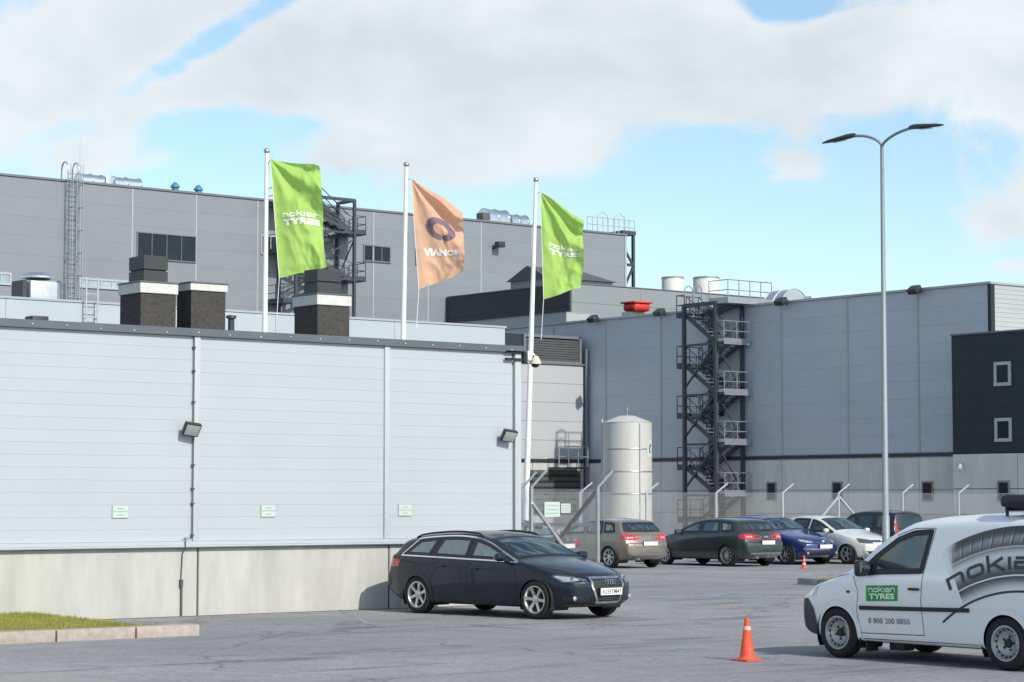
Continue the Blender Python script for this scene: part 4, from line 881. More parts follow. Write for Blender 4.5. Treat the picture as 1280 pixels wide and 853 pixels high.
def letters(name, parent, m, fmap, kind, box, **k):
    """lay lettering into box (x0,x1,y0,y1) of a 2D frame mapped to 3D by fmap(x, y, layer)"""
    x0, x1, y0, y1 = box; b = MB()
    if kind == 'nokian':
        st, w = nokian(k.get('sw', .24))
        for ly, vs, fs in st: b.add([fmap(x0 + (x1 - x0) * vx / w, y0 + (y1 - y0) * vy, ly) for vx, vy in vs], fs)
    else:
        vs, fs, asp = text2d(kind, 1.0, k.get('bold', 0)); b.add([fmap(x0 + (x1 - x0) * vx, y0 + (y1 - y0) * vy, 0) for vx, vy in vs], fs)
    me = bpy.data.meshes.new(name); me.from_pydata(b.v, [], b.f); me.materials.append(MATS[m]); return obj(name, me, parent)

# ------------------------------------------------------------------ flagpoles and flags
YP = [57.8, 60.2, 63.0]; tops = [(333.5, 190), (508, 207), (670, 226)]; lows = [(331, 408), (504, 420), (657, 652)]
labels_p = ['white flagpole carrying the green flag beside the lone ventilation shaft', 'white flagpole carrying the orange flag', 'white flagpole beside the dome camera with its foot behind the parked cars']
foot = []
for i in range(3):
    T = onD(*tops[i], YP[i]); B_ = onD(*lows[i], YP[i]); d = (T - B_) / (T.z - B_.z); base = T - d * T.z
    t = thing('flagpole', labels_p[i], 'flagpole', (base.x, base.y, 0), 0, 'flagpoles'); foot.append((base, T))
    P(t, 'shaft', MB().path([base, base + (T - base) * .5, T], [.085, .075, .05], 14), 'pole_white', 60)
    P(t, 'finial', MB().lathe([(0, .10), (.06, .08), (.085, .02), (.06, -.03), (.03, -.06)], T, 12), 'galv', 60)
    P(t, 'foot_plate', MB().lathe([(.22, 0), (.22, .05), (.12, .06), (.10, .3)], (base.x, base.y, 0), 14), 'galv', 40)
quads = [((338, 199), (399, 208.5), (349, 348), (408, 334)), ((514, 224), (576, 262), (523.5, 362), (577, 342)), ((675.5, 240), (731, 276), (679.5, 374.5), (727, 360))]
def flag(i, m, label, right_mid=0.0):
    Y = YP[i] - .1; q = [onD(*p, Y) for p in quads[i]]
    W_ = (q[1] - q[0]).length; sd = i * 1.7
    def fm(s, t_, off=0.0):
        p = q[0] * (1 - s) * (1 - t_) + q[1] * s * (1 - t_) + q[2] * (1 - s) * t_ + q[3] * s * t_
        ang = math.atan2(t_ * 2.2 + .02, s + .02)
        d = .20 * s ** .8 * math.sin(ang * 9 + sd) * (1 - .55 * t_) + .10 * s * math.sin(5.5 * s + 5 * t_ + sd) + .05 * s * math.sin(13 * s - 7 * t_ + sd * 2) + .035 * math.sin(9 * t_ + 3 * s) * s
        d += .16 * s ** .6 * (abs(noise.noise(((s + t_ * .6) * 2.6, (t_ * 2.2 - s) * 2.2, sd))) - .15) + .07 * s * abs(noise.noise((s * 7 + t_ * 3, t_ * 8 - s * 5, sd + 3)))
        lat = .035 * math.sin(7 * t_ + sd) * s + (.10 * s * math.sin(math.pi * t_) if right_mid else 0)
        sag = -.04 * s * math.sin(s * 6 + t_ * 3 + sd)
        return tuple(p + FW * (d - off) + RT * lat + Vector((0, 0, sag)))
    t = thing('flag', label, 'flag', tuple(q[0]), 0, 'flags')
    b = MB(); nx, ny = 44, 80
    for a in range(nx + 1):
        for c in range(ny + 1): b.v.append(fm(a / nx, c / ny))
    for a in range(nx):
        for c in range(ny): b.f.append((a * (ny + 1) + c, (a + 1) * (ny + 1) + c, (a + 1) * (ny + 1) + c + 1, a * (ny + 1) + c + 1))
    P(t, 'cloth', b, m, 80)
    # dark hem / halyard
    P(t, 'halyard', MB().path([fm(0, 0), fm(0, .5), fm(0, 1), tuple(onD(quads[i][2][0] - 3, quads[i][2][1] + 50, Y))], .009, 5), 'pole_white')
    P(t, 'toggle', MB().tube(tuple(foot[i][1] + (foot[i][0] - foot[i][1]) * .035), fm(0, 0), .010, 5), 'galv')
    return t, fm
def flag_letters(t, fm, m, kind, box, **k):
    def mp(x, y, ly): return fm(x, 1 - y, .012 + .003 * ly)
    b = MB(); x0, x1, y0, y1 = box
    if kind == 'nokian': sets = [(ly, [(vx / nokian()[1], vy) for vx, vy in vs], fs) for ly, vs, fs in nokian(.27)[0]]
    elif kind == 'ring':
        n = 40; vs = [(.5 + r_ * .5 * math.cos(2 * math.pi * a / n), .5 + r_ * .5 * math.sin(2 * math.pi * a / n)) for r_ in (1, .5) for a in range(n)]
        sets = [(0, vs, [(a, (a + 1) % n, n + (a + 1) % n, n + a) for a in range(n) if a not in (30,)]), ]
        sets.append((1, [(.50, .16), (.60, .22), (.70, -.02), (.58, .02)], [(0, 1, 2, 3)]))
    else: vs, fs, _ = text2d(kind, 1, k.get('bold', 0)); sets = [(0, vs, fs)]
    for ly, vs, fs in sets:
        bm = bmesh.new(); vv = [bm.verts.new((x0 + (x1 - x0) * a, y0 + (y1 - y0) * c, 0)) for a, c in vs]
        for f in fs:
            try: bm.faces.new([vv[j] for j in f])
            except ValueError: pass
        bmesh.ops.triangulate(bm, faces=bm.faces[:]); bmesh.ops.subdivide_edges(bm, edges=[e for e in bm.edges if e.calc_length() > .05], cuts=2, use_grid_fill=True)
        bmesh.ops.triangulate(bm, faces=bm.faces[:]); bm.verts.index_update()
        b.add([mp(v.co.x, v.co.y, ly) for v in bm.verts], [[v.index for v in f.verts] for f in bm.faces]); bm.free()
    me = bpy.data.meshes.new('lettering'); me.from_pydata(b.v, [], b.f); me.materials.append(MATS[m]); return obj('lettering' if kind != 'ring' else 'emblem', me, t)
for i, lb_ in ((0, 'green flag with white lettering flying in front of a fire escape'), (2, 'green flag with white lettering above the dome camera')):
    t, fm = flag(i, 'flag_green', lb_)
    flag_letters(t, fm, 'flag_white', 'nokian', (.17, .93, .505, .542)); flag_letters(t, fm, 'flag_white', 'TYRES', (.18, .94, .432, .488), bold=.05)
t, fm = flag(1, 'flag_orange', 'orange flag with a dark ring emblem and white lettering', 1)
flag_letters(t, fm, 'flag_purple', 'ring', (.24, .84, .475, .72)); flag_letters(t, fm, 'flag_white', 'VIANOR', (.15, .94, .30, .375), bold=.055)

# ------------------------------------------------------------------ street lamp with two arms
LD = 53.0; lp = onD(1106.5, 600, LD); base = Vector((lp.x, lp.y, 0)); fk = onD(1102.5, 183, LD)
t = thing('street_lamp', 'tall double arm street lamp rising behind the white van', 'street lamp', tuple(base))
P(t, 'pole', MB().path([base, base + (fk - base) * .15, base + (fk - base) * .151, fk], [.095, .09, .075, .045], 14), 'lamp_pole', 60)
aR = onD(1141, 160, LD - 1.0); aL = onD(1066, 170.5, LD + .6); hR = onD(1179, 156.5, LD - 1.7); hL = onD(1028, 179.5, LD + 1.0)
def arm(e, h):
    lat = (e - fk); pts = [fk - Vector((0, 0, .25))]
    for s in lin(0, 1, 8): pts.append(Vector((fk.x + lat.x * (s ** 1.5), fk.y + lat.y * (s ** 1.5), fk.z + lat.z * math.sin(s * math.pi / 2))))
    a = P(t, 'arm', MB().path(pts, .035, 8), 'lamp_pole', 60)
    d = (h - e); L_ = d.length; d.normalize(); sd = d.cross(Vector((0, 0, 1))).normalized(); up = sd.cross(d)
    b = MB(); rows = [(-.10, .06, .05), (.0, .09, .07), (.15, .13, .075), (.45, .15, .06), (.8, .11, .045), (1.0, .03, .02)]; vs = []; fs = []
    for s, w, hh in rows:
        c = e + d * (L_ * s)
        for k in range(10): an = 2 * math.pi * k / 10; vs.append(tuple(c + sd * (w * math.cos(an)) + up * (hh * math.sin(an) * (1.1 if math.sin(an) > 0 else .5))))
    for r_ in range(len(rows) - 1):
        for k in range(10): fs.append((r_ * 10 + k, r_ * 10 + (k + 1) % 10, r_ * 10 + 10 + (k + 1) % 10, r_ * 10 + 10 + k))
    fs += [tuple(range(10)), tuple(range((len(rows) - 1) * 10, len(rows) * 10))]
    b.add(vs, fs); hd = P(a, 'lamp_head', b, 'lamp_black', 50)
    g = MB(); c = e + d * (L_ * .42) - up * .045
    g.add([tuple(c + d * (L_ * x) + sd * y - up * .004) for x, y in ((-.2, -.07), (.22, -.06), (.22, .06), (-.2, .07))], [(0, 1, 2, 3)]); P(a, 'lens', g, 'lens_grey')
arm(aR, hR); arm(aL, hL)
# kerbed island round the lamp
i0 = onG(1009, 735); iu0, iv0 = i0.x + 1.05, i0.y
isl = thing('kerb', 'low grey kerb round the grass island at the street lamp', 'kerb', (iu0, iv0, 0))
for k in range(12): P(isl, 'kerbstone', MB().cbox((iu0 + .3 + .5 + k * 1.0, iv0 + .08, .07), (.985, .15, .16), .015), 'kerb_grey', 40); P(isl, 'kerbstone', MB().cbox((iu0 + .3 + .5 + k * 1.0, iv0 + 1.52, .07), (.985, .15, .16), .015), 'kerb_grey', 40)
for k in range(2): P(isl, 'kerbstone', MB().cbox((iu0 + .2, iv0 + .48 + k * .65, .07), (.15, .63, .16), .015), 'kerb_grey', 40)
b = MB().add([(iu0 + .28, iv0 + .16, .12), (iu0 + 12.3, iv0 + .16, .12), (iu0 + 12.3, iv0 + 1.44, .14), (iu0 + .28, iv0 + 1.44, .14)], [(0, 1, 2, 3)]); struct(P(None, 'verge', b, 'grass_soil'))
grass_patch(iu0 + .3, iu0 + 5, iv0 + .17, iv0 + 1.42, .13, 4000, 'green grass growing on the kerbed island round the street lamp')

# ------------------------------------------------------------------ traffic cones
def cone(px, py, h, label, bands):
    c = onG(px, py); t = thing('traffic_cone', label, 'traffic cone', (c.x, c.y, 0), 0, 'traffic cones')
    k = h / .52; n = 24
    P(t, 'base', MB().cbox((c.x, c.y, .012 * k), (.27 * k, .27 * k, .022 * k), .006 * k), 'cone_orange', 40)
    P(t, 'body', MB().lathe([(.118 * k, .02 * k), (.096 * k, .045 * k), (.088 * k, .07 * k), (.03 * k, h - .02 * k), (.026 * k, h), (.016 * k, h), (.016 * k, h - .05 * k)], (c.x, c.y, 0), n), 'cone_orange', 50)
    for z0, z1 in bands:
        r = lambda z: (.088 - (.088 - .03) * (z / k - .07) / (.50 - .07)) * k + .0025
        P(t, 'reflective_band', MB().lathe([(r(z0), z0), (r(z1), z1)], (c.x, c.y, 0), n), 'cone_white', 50)
cone(934, 826, .52, 'scuffed orange traffic cone with one white band in front of the white van', [(.375, .42)])
cone(1005, 710.5, .36, 'small orange and white traffic cone by the blue car', [(.10, .15), (.22, .25)])

# ------------------------------------------------------------------ fences
def mesh_panel(parent, p0, p1, z0, z1, pitch=.06, r=.0028):
    p0 = Vector((p0[0], p0[1], 0)); p1 = Vector((p1[0], p1[1], 0)); d = p1 - p0; L_ = d.length; d.normalize(); H_ = z1 - z0; b = MB()
    nrm = Vector((-d.y, d.x, 0))
    def wire(a, c):
        A_ = p0 + d * a[0] + Vector((0, 0, z0 + a[1])); C_ = p0 + d * c[0] + Vector((0, 0, z0 + c[1])); e = (C_ - A_).normalized(); s = e.cross(nrm) * r; o = nrm * r
        b.add([A_ + s, A_ - s * .5 + o, A_ - s * .5 - o, C_ + s, C_ - s * .5 + o, C_ - s * .5 - o], [(0, 1, 4, 3), (1, 2, 5, 4), (2, 0, 3, 5)])
    n = int((L_ + H_) / pitch)
    for k in range(n):
        x = -H_ + k * pitch
        a0 = max(0, -x); a1 = min(H_, L_ - x)
        if a1 > a0: wire((x + a0, a0), (x + a1, a1)); wire((x + a0, H_ - a0), (x + a1, H_ - a1))
    me = bpy.data.meshes.new('wire_mesh'); me.from_pydata(b.v, [], b.f); me.materials.append(MATS['mesh_wire']); o = obj('wire_mesh', me, parent); o['kind'] = 'stuff'; return o
def post(parent, p, h, outr, m='galv_pale', w=.06, ol=.42):
    o = P(parent, 'post', MB().box(p[0] - w / 2, p[0] + w / 2, p[1] - w / 2, p[1] + w / 2, 0, h), m)
    a = Vector((p[0], p[1], h - .02)); P(o, 'outrigger', MB().bar(a, a + Vector(outr) * ol, w * .9, w * .8), m); return o
FV = 66.5; fp = [onA(x, 617, FV) for x in (645, 725, 808, 895, 978, 1048, 1128, 1198, 1270, 1345)]
fn = thing('fence', 'long chain link fence with cranked white posts behind the parked cars', 'fence', (fp[0].x, FV, 0)); od = (RT * .75 + Vector((0, 0, .62))).normalized()
for k, p in enumerate(fp):
    post(fn, (p.x, FV), 2.2, od, 'galv_pale', .075, .62)
    if k < len(fp) - 1: mesh_panel(fn, (p.x, FV), (fp[k + 1].x, FV), .05, 2.15, .10, .0036); P(fn, 'top_wire', MB().tube((p.x, FV, 2.17), (fp[k + 1].x, FV, 2.17), .012, 5), 'galv')
for s in (-1, 1): P(fn, 'brace', MB().bar((fp[5].x, FV - .02, 2.05), (fp[5].x + s * 2.4, FV - .02, .1), .07, .07), 'galv_pale')
# near fence stub at the corner of the white building
N0 = onA(664, 640, 36.6); N1 = onA(747, 640, 36.6); nf = thing('fence', 'short chain link fence return with steel braces at the corner of the white building', 'fence', (N0.x, 36.6, 0))
od = (RT * .62 + Vector((0, 0, .70))).normalized(); n0 = (N0.x, 36.6); n1 = (N1.x, 36.6); n2 = (N1.x, 36.6 + 2.6)
for p in (n0, n1, n2): post(nf, p, 2.22, od, 'galv', .065, .5)
post(nf, (WU1 + .15, 36.6), 2.22, od, 'galv', .065, .01)
mesh_panel(nf, n0, n1, .04, 2.18, .065, .0019); mesh_panel(nf, (WU1 + .15, 36.6), n0, .04, 2.18, .065, .0019)
P(nf, 'brace', MB().bar((n0[0], 36.56, 1.88), (n1[0] - .15, 36.56, .05), .055, .06), 'galv')
P(nf, 'brace', MB().bar((n1[0], 36.65, 2.12), (n1[0], 36.65 + 2.4, .12), .07, .07), 'steel_dark')
P(nf, 'rail', MB().bar((n1[0], 36.65, 1.42), (n1[0], 36.65 + 2.5, 1.40), .06, .07), 'galv'); mesh_panel(nf, n1, n2, .04, 2.18, .065, .0019)
for px, py, s, m, lb_ in ((690.5, 637, .21, 'sign_rim', 'pale green notice board hung on the short fence return'), (707.5, 635.5, .13, 'sign_white', 'small white notice hung on the short fence return')):
    c = onA(px, py, 36.55); t = thing('notice', lb_, 'sign', (c.x, 36.56, c.z)); P(t, 'board', MB().box(c.x - s, c.x + s, 36.555, 36.575, c.z - s * .75, c.z + s * .75), 'sign_white')
    for k in range(3): P(t, 'print', MB().box(c.x - s * .8, c.x + s * .8, 36.551, 36.5545, c.z + s * (.4 - .4 * k) - s * .08, c.z + s * (.4 - .4 * k) + s * .08), m if m != 'sign_white' else 'sign_text')

# ------------------------------------------------------------------ vehicles
def pchip(pts):
    pts = sorted(pts); X = [p[0] for p in pts]; Y = [p[1] for p in pts]; n = len(X)
    h = [X[i + 1] - X[i] for i in range(n - 1)]; d = [(Y[i + 1] - Y[i]) / h[i] for i in range(n - 1)]; m = [0.0] * n
    m[0], m[-1] = d[0], d[-1]
    for i in range(1, n - 1):
        if d[i - 1] * d[i] <= 0: m[i] = 0
        else: w1 = 2 * h[i] + h[i - 1]; w2 = h[i] + 2 * h[i - 1]; m[i] = (w1 + w2) / (w1 / d[i - 1] + w2 / d[i])
    def f(x):
        if x <= X[0]: return Y[0]
        if x >= X[-1]: return Y[-1]
        i = max(k for k in range(n - 1) if X[k] <= x); t = (x - X[i]) / h[i]
        return (1 + 2 * t) * (1 - t) ** 2 * Y[i] + t * (1 - t) ** 2 * h[i] * m[i] + t * t * (3 - 2 * t) * Y[i + 1] + t * t * (t - 1) * h[i] * m[i + 1]
    return f
def inpoly(p, poly):
    x, y = p; c = False; n = len(poly); j = n - 1
    for i in range(n):
        xi, yi = poly[i]; xj, yj = poly[j]
        if (yi > y) != (yj > y) and x < (xj - xi) * (y - yi) / (yj - yi) + xi: c = not c
        j = i
    return c
def resample(poly, step, closed=True):
    out = []; n = len(poly)
    for i in range(n if closed else n - 1):
        a = Vector(poly[i]); b = Vector(poly[(i + 1) % n]); k = max(1, int((b - a).length / step))
        for t in range(k): out.append(tuple(a + (b - a) * (t / k)))
    if not closed: out.append(tuple(poly[-1]))
    return out
def smooth01(t): t = max(0, min(1, t)); return t * t * (3 - 2 * t)

class Car:
    def __init__(s, sp):
        s.sp = sp; s.top = pchip(sp['top']); s.belt = pchip(sp['belt']); s.bot = pchip(sp['bot']); s.plan = pchip(sp['plan'])
        s.W = sp['W']; s.tum = sp.get('tum', .42); s.wb = sp['wb']; s.Ra = sp.get('arch', sp['R'] + .055); s.cut = []
        s.xf = max(p[0] for p in sp['top']); s.xr = min(p[0] for p in sp['top']); s.crown = sp.get('crown', .045); s.rc = sp.get('rc', .07)
        s.build()
    def wbelt(s, x): return s.W / 2 * s.plan(x) * .968
    def wroof(s, x): h = max(0, s.top(x) - min(s.belt(x), s.top(x) - .015)); return s.wbelt(x) - s.tum * h
    def section(s, x):
        w = s.W / 2 * s.plan(x); zb = s.bot(x); zt = s.top(x); zl = max(min(s.belt(x), zt - .015), zb + .08)
        zt = max(zt, zl + .012); H_ = zl - zb
        ctrl = [(w * .80, zb), (w * .925, zb + .02), (w * .962, zb + .09), (w * .985, zb + .32 * H_), (w, zb + .60 * H_), (w * .996, zb + .84 * H_), (w * .984, zb + .93 * H_), (w * .968, zl)]
        out = [(0, zb), (w * .4, zb)]
        for i in range(len(ctrl) - 1):
            p0 = ctrl[max(i - 1, 0)]; p1 = ctrl[i]; p2 = ctrl[i + 1]; p3 = ctrl[min(i + 2, len(ctrl) - 1)]; k = (2, 2, 4, 4, 4, 2, 2)[i]
            for j in range(k):
                t = j / k
                out.append(tuple(.5 * (2 * p1[a] + (p2[a] - p0[a]) * t + (2 * p0[a] - 5 * p1[a] + 4 * p2[a] - p3[a]) * t * t + (3 * p1[a] - p0[a] - 3 * p2[a] + p3[a]) * t ** 3) for a in (0, 1)))
        h = zt - zl; wb_ = w * .968; wr = wb_ - s.tum * h; cr = min(s.crown, h * .6); r = min(s.rc, h * .45)
        P0 = Vector((wb_, zl)); P1 = Vector((wr, zt - cr)); P2 = Vector((0, zt)); d = (P1 - P0); L_ = d.length; d.normalize(); A_ = P1 - d * r; B_ = P1 + Vector((-r * 1.3, r * .12))
        for j in range(9): out.append(tuple(P0 + (A_ - P0) * (j / 9)))
        for j in range(5): t = j / 5; out.append(tuple(A_ * (1 - t) ** 2 + P1 * 2 * t * (1 - t) + B_ * t * t))
        for j in range(9): t = j / 8; out.append((B_.x * (1 - t), B_.y + (zt - B_.y) * (1 - (1 - t) ** 2)))
        return out
    def bow(s, x, y):
        k = (abs(y) / (s.W / 2)) ** 2
        return -s.sp.get('bowf', .2) * k * smooth01((x - (s.xf - 1.5)) / 1.5) + s.sp.get('bowr', .12) * k * smooth01(((s.xr + 1.0) - x) / 1.0)
    def build(s):
        n = int((s.xf - s.xr) / .045); xs = [s.xr + (s.xf - s.xr) * i / n for i in range(n + 1)]
        rings = []
        def ring(sec, x): half = [(y, z) for y, z in sec]; full = half + [(-y, z) for y, z in reversed(half[1:-1])]; return [(x + s.bow(x, y), y, z) for y, z in full]
        def ends(x, sg):
            sec = s.section(x); zc = (sec[0][1] + sec[-1][1]) / 2; hh = (sec[-1][1] - sec[0][1]) / 2; w = max(p[0] for p in sec); r = s.sp.get('rend', .06); o = []
            for k in range(1, 5):
                t = math.pi / 2 * k / 4; f = r * (1 - math.cos(t)); o.append(ring([(y * (1 - f / w), zc + (z - zc) * (1 - f / hh)) for y, z in sec], x + sg * r * math.sin(t)))
            sec2 = [(y * (1 - r / w), zc + (z - zc) * (1 - r / hh)) for y, z in sec]
            for k in (.75, .5, .25): o.append(ring([(y * k, zc + (z - zc) * k) for y, z in sec2], x + sg * (r + .012 * (1 - k * k))))
            return o, (x + sg * (r + .013), 0, zc)
        er, cr_ = ends(s.xr, -1); ef, cf = ends(s.xf, 1)
        rings = list(reversed(er)) + [ring(s.section(x), x) for x in xs] + ef
        m = len(rings[0]); vs = [p for r_ in rings for p in r_]; fs = []
        for i in range(len(rings) - 1):
            for j in range(m): fs.append((i * m + j, (i + 1) * m + j, (i + 1) * m + (j + 1) % m, i * m + (j + 1) % m))
        a = len(vs); vs.append(cr_); b = len(vs); vs.append(cf)
        for j in range(m): fs.append((a, j, (j + 1) % m)); fs.append((b, (len(rings) - 1) * m + (j + 1) % m, (len(rings) - 1) * m + j))
        s.v = vs; s.f = fs; s.bvh = BVHTree.FromPolygons([Vector(p) for p in vs], fs)
    def hit(s, mode, a, b, off):
        if mode == 'L': o = Vector((a, 3, b)); d = Vector((0, -1, 0))
        elif mode == 'R': o = Vector((a, -3, b)); d = Vector((0, 1, 0))
        elif mode == 'F': o = Vector((5, a, b)); d = Vector((-1, 0, 0))
        elif mode == 'B': o = Vector((-5, a, b)); d = Vector((1, 0, 0))
        else: o = Vector((a, b, 4)); d = Vector((0, 0, -1))
        p, nr, i, ds = s.bvh.ray_cast(o, d)
        if p is None: return None
        if nr.dot(d) > 0: nr = -nr
        return p + nr * off
    def patch(s, parent, name, poly, mode, m, off=.004, step=.06, smooth=60, both=False):
        r = None
        for md in ((mode, 'R') if both else (mode,)):
            pl = poly
            bd = resample(pl, step); pts = [Vector(p) for p in bd]; n = len(pts)
            x0 = min(p[0] for p in pl); x1 = max(p[0] for p in pl); y0 = min(p[1] for p in pl); y1 = max(p[1] for p in pl)
            x = x0 + step / 2
            while x < x1:
                y = y0 + step / 2
                while y < y1:
                    if inpoly((x, y), pl) and min((Vector((x, y)) - q).length for q in pts[:n]) > step * .45: pts.append(Vector((x, y)))
                    y += step
                x += step
            res = delaunay_2d_cdt(pts, [(i, (i + 1) % n) for i in range(n)], [], 1, 1e-5)
            hv = [s.hit(md, p.x, p.y, off) for p in res[0]]; ok = [i for i, h in enumerate(hv) if h is not None]; mp = {i: k for k, i in enumerate(ok)}
            b = MB(); b.v = [tuple(hv[i]) for i in ok]; b.f = [tuple(mp[i] for i in f) for f in res[2] if all(i in mp for i in f)]
            if b.f: r = P(parent, name, b, m, smooth)
        return r
    def band(s, parent, name, line, mode, m, w_in, w_out, off=.004, closed=True, both=False, step=.035, smooth=60):
        r = None
        for md in ((mode, 'R') if both else (mode,)):
            ln = resample(line, step, closed); n = len(ln); b = MB()
            area = sum(ln[i][0] * ln[(i + 1) % n][1] - ln[(i + 1) % n][0] * ln[i][1] for i in range(n)); sg = 1 if area > 0 or not closed else -1
            pr = []
            for i in range(n):
                p = Vector(ln[i]); a = Vector(ln[i - 1]) if (closed or i) else p; c = Vector(ln[(i + 1) % n]) if (closed or i < n - 1) else p
                d = (c - a).normalized(); nr = Vector((-d.y, d.x)) * sg; pr.append((p + nr * w_in, p - nr * w_out))
            hv = [(s.hit(md, *q[0], off), s.hit(md, *q[1], off)) for q in pr]
            for i in range(n if closed else n - 1):
                j = (i + 1) % n
                if all(h is not None for h in (*hv[i], *hv[j])): b.add([hv[i][0], hv[j][0], hv[j][1], hv[i][1]], [(0, 1, 2, 3)])
            if b.f: r = P(parent, name, b, m, smooth)
        return r
    def body(s, parent, m):
        keep = []
        for f in s.f:
            c = [sum(s.v[i][k] for i in f) / len(f) for k in range(3)]; kill = False
            for wx in (s.wb / 2, -s.wb / 2):
                if (c[0] - wx) ** 2 + (c[2] - s.sp['R']) ** 2 < (s.Ra - .02) ** 2 and abs(c[1]) > .45: kill = True
            for mode, poly in s.cut:
                if mode == 'side' and abs(c[1]) > .25 and inpoly((c[0], c[2]), poly): kill = True
                elif mode == 'ws' and c[2] > s.belt(c[0]) - .03 and inpoly((c[0], c[1]), poly): kill = True
                elif mode == 'rw' and c[0] < s.sp.get('rwx', -1.0) and inpoly((c[1], c[2]), poly): kill = True
            if not kill: keep.append(f)
        b = MB(); b.v = list(s.v); b.f = keep; o = P(parent, 'body', b, m, 38); s.bo = o
        bm = bmesh.new(); bm.from_mesh(o.data); bmesh.ops.delete(bm, geom=[v for v in bm.verts if not v.link_faces], context='VERTS'); bm.to_mesh(o.data); bm.free()
        # arch lips and dark liners
        for wx in (s.wb / 2, -s.wb / 2):
            arc = [(wx + s.Ra * math.cos(a), s.sp['R'] + s.Ra * math.sin(a)) for a in lin(-.55, math.pi + .55, 40)]
            s.band(o, 'arch_lip', arc, 'L', s.sp.get('lip', m), .055, .018, .006, False, True)
            for sg in (-1, 1):
                b = MB(); w = s.W / 2 * s.plan(wx); b.lathe([(s.Ra - .012, w * .965), (s.Ra - .012, .42), (.05, .42)], (wx, 0, s.sp['R']), 28, 'y', -.5, math.pi + .5)
                if sg < 0: b.v = [(x, -y, z) for x, y, z in b.v]
                P(o, 'wheel_liner', b, 'plastic_black', 60)
        return o
    def side_win(s, parent, poly, gm='car_glass', ring='plastic_black', w=.05):
        s.cut.append(('side', poly))
        s.wins = getattr(s, 'wins', []); s.wins.append((poly, gm, ring, w))
    def wind_poly(s, xb, xt, ins=.075, bx=0.0):
        xs = lin(xb, xt, 10); L_ = [(x + s.bow(x, s.wroof(x)), s.wroof(x) - ins) for x in xs]
        yb = L_[0][1]; yt = L_[-1][1]
        bot = [(xb + s.bow(xb, y), y) for y in lin(yb, -yb, 8)[1:-1]]; tp = [(xt + s.bow(xt, y), y) for y in lin(-yt, yt, 8)[1:-1]]
        return list(reversed(L_)) + bot + [(x, -y) for x, y in L_] + tp
    def finish_windows(s, parent, ws=None, rw=None, wsm='windscreen', rwm='car_glass'):
        for poly, gm, ring, w in getattr(s, 'wins', []):
            for md in ('L', 'R'):
                g = s.patch(parent, 'side_window', poly, md, gm, .002, .08); s.band(g, 'surround', poly, md, ring, w, .016, .0045)
        if ws: g = s.patch(parent, 'windscreen', ws, 'T', wsm, .002, .09); s.band(g, 'surround', ws, 'T', 'plastic_black', .045, .012, .0045)
        if rw: g = s.patch(parent, 'rear_window', rw, 'B', rwm, .002, .08); s.band(g, 'surround', rw, 'B', 'plastic_black', .05, .014, .0045)
    def quad(s, xb0, xt0, xb1, xt1, up=.105, lo=.02, zcap=None):
        bt = [(x, s.belt(x) + lo) for x in lin(xb0, xb1, 6)]; tp = [(x, min(s.top(x) - up, zcap or 9)) for x in lin(xt1, xt0, 8)]
        return bt + tp
    def line(s, parent, pts, mode='L', w=.004, m='plastic_black', both=True): return s.band(parent, 'shut_line', pts, mode, m, w, w, .0025, False, both)

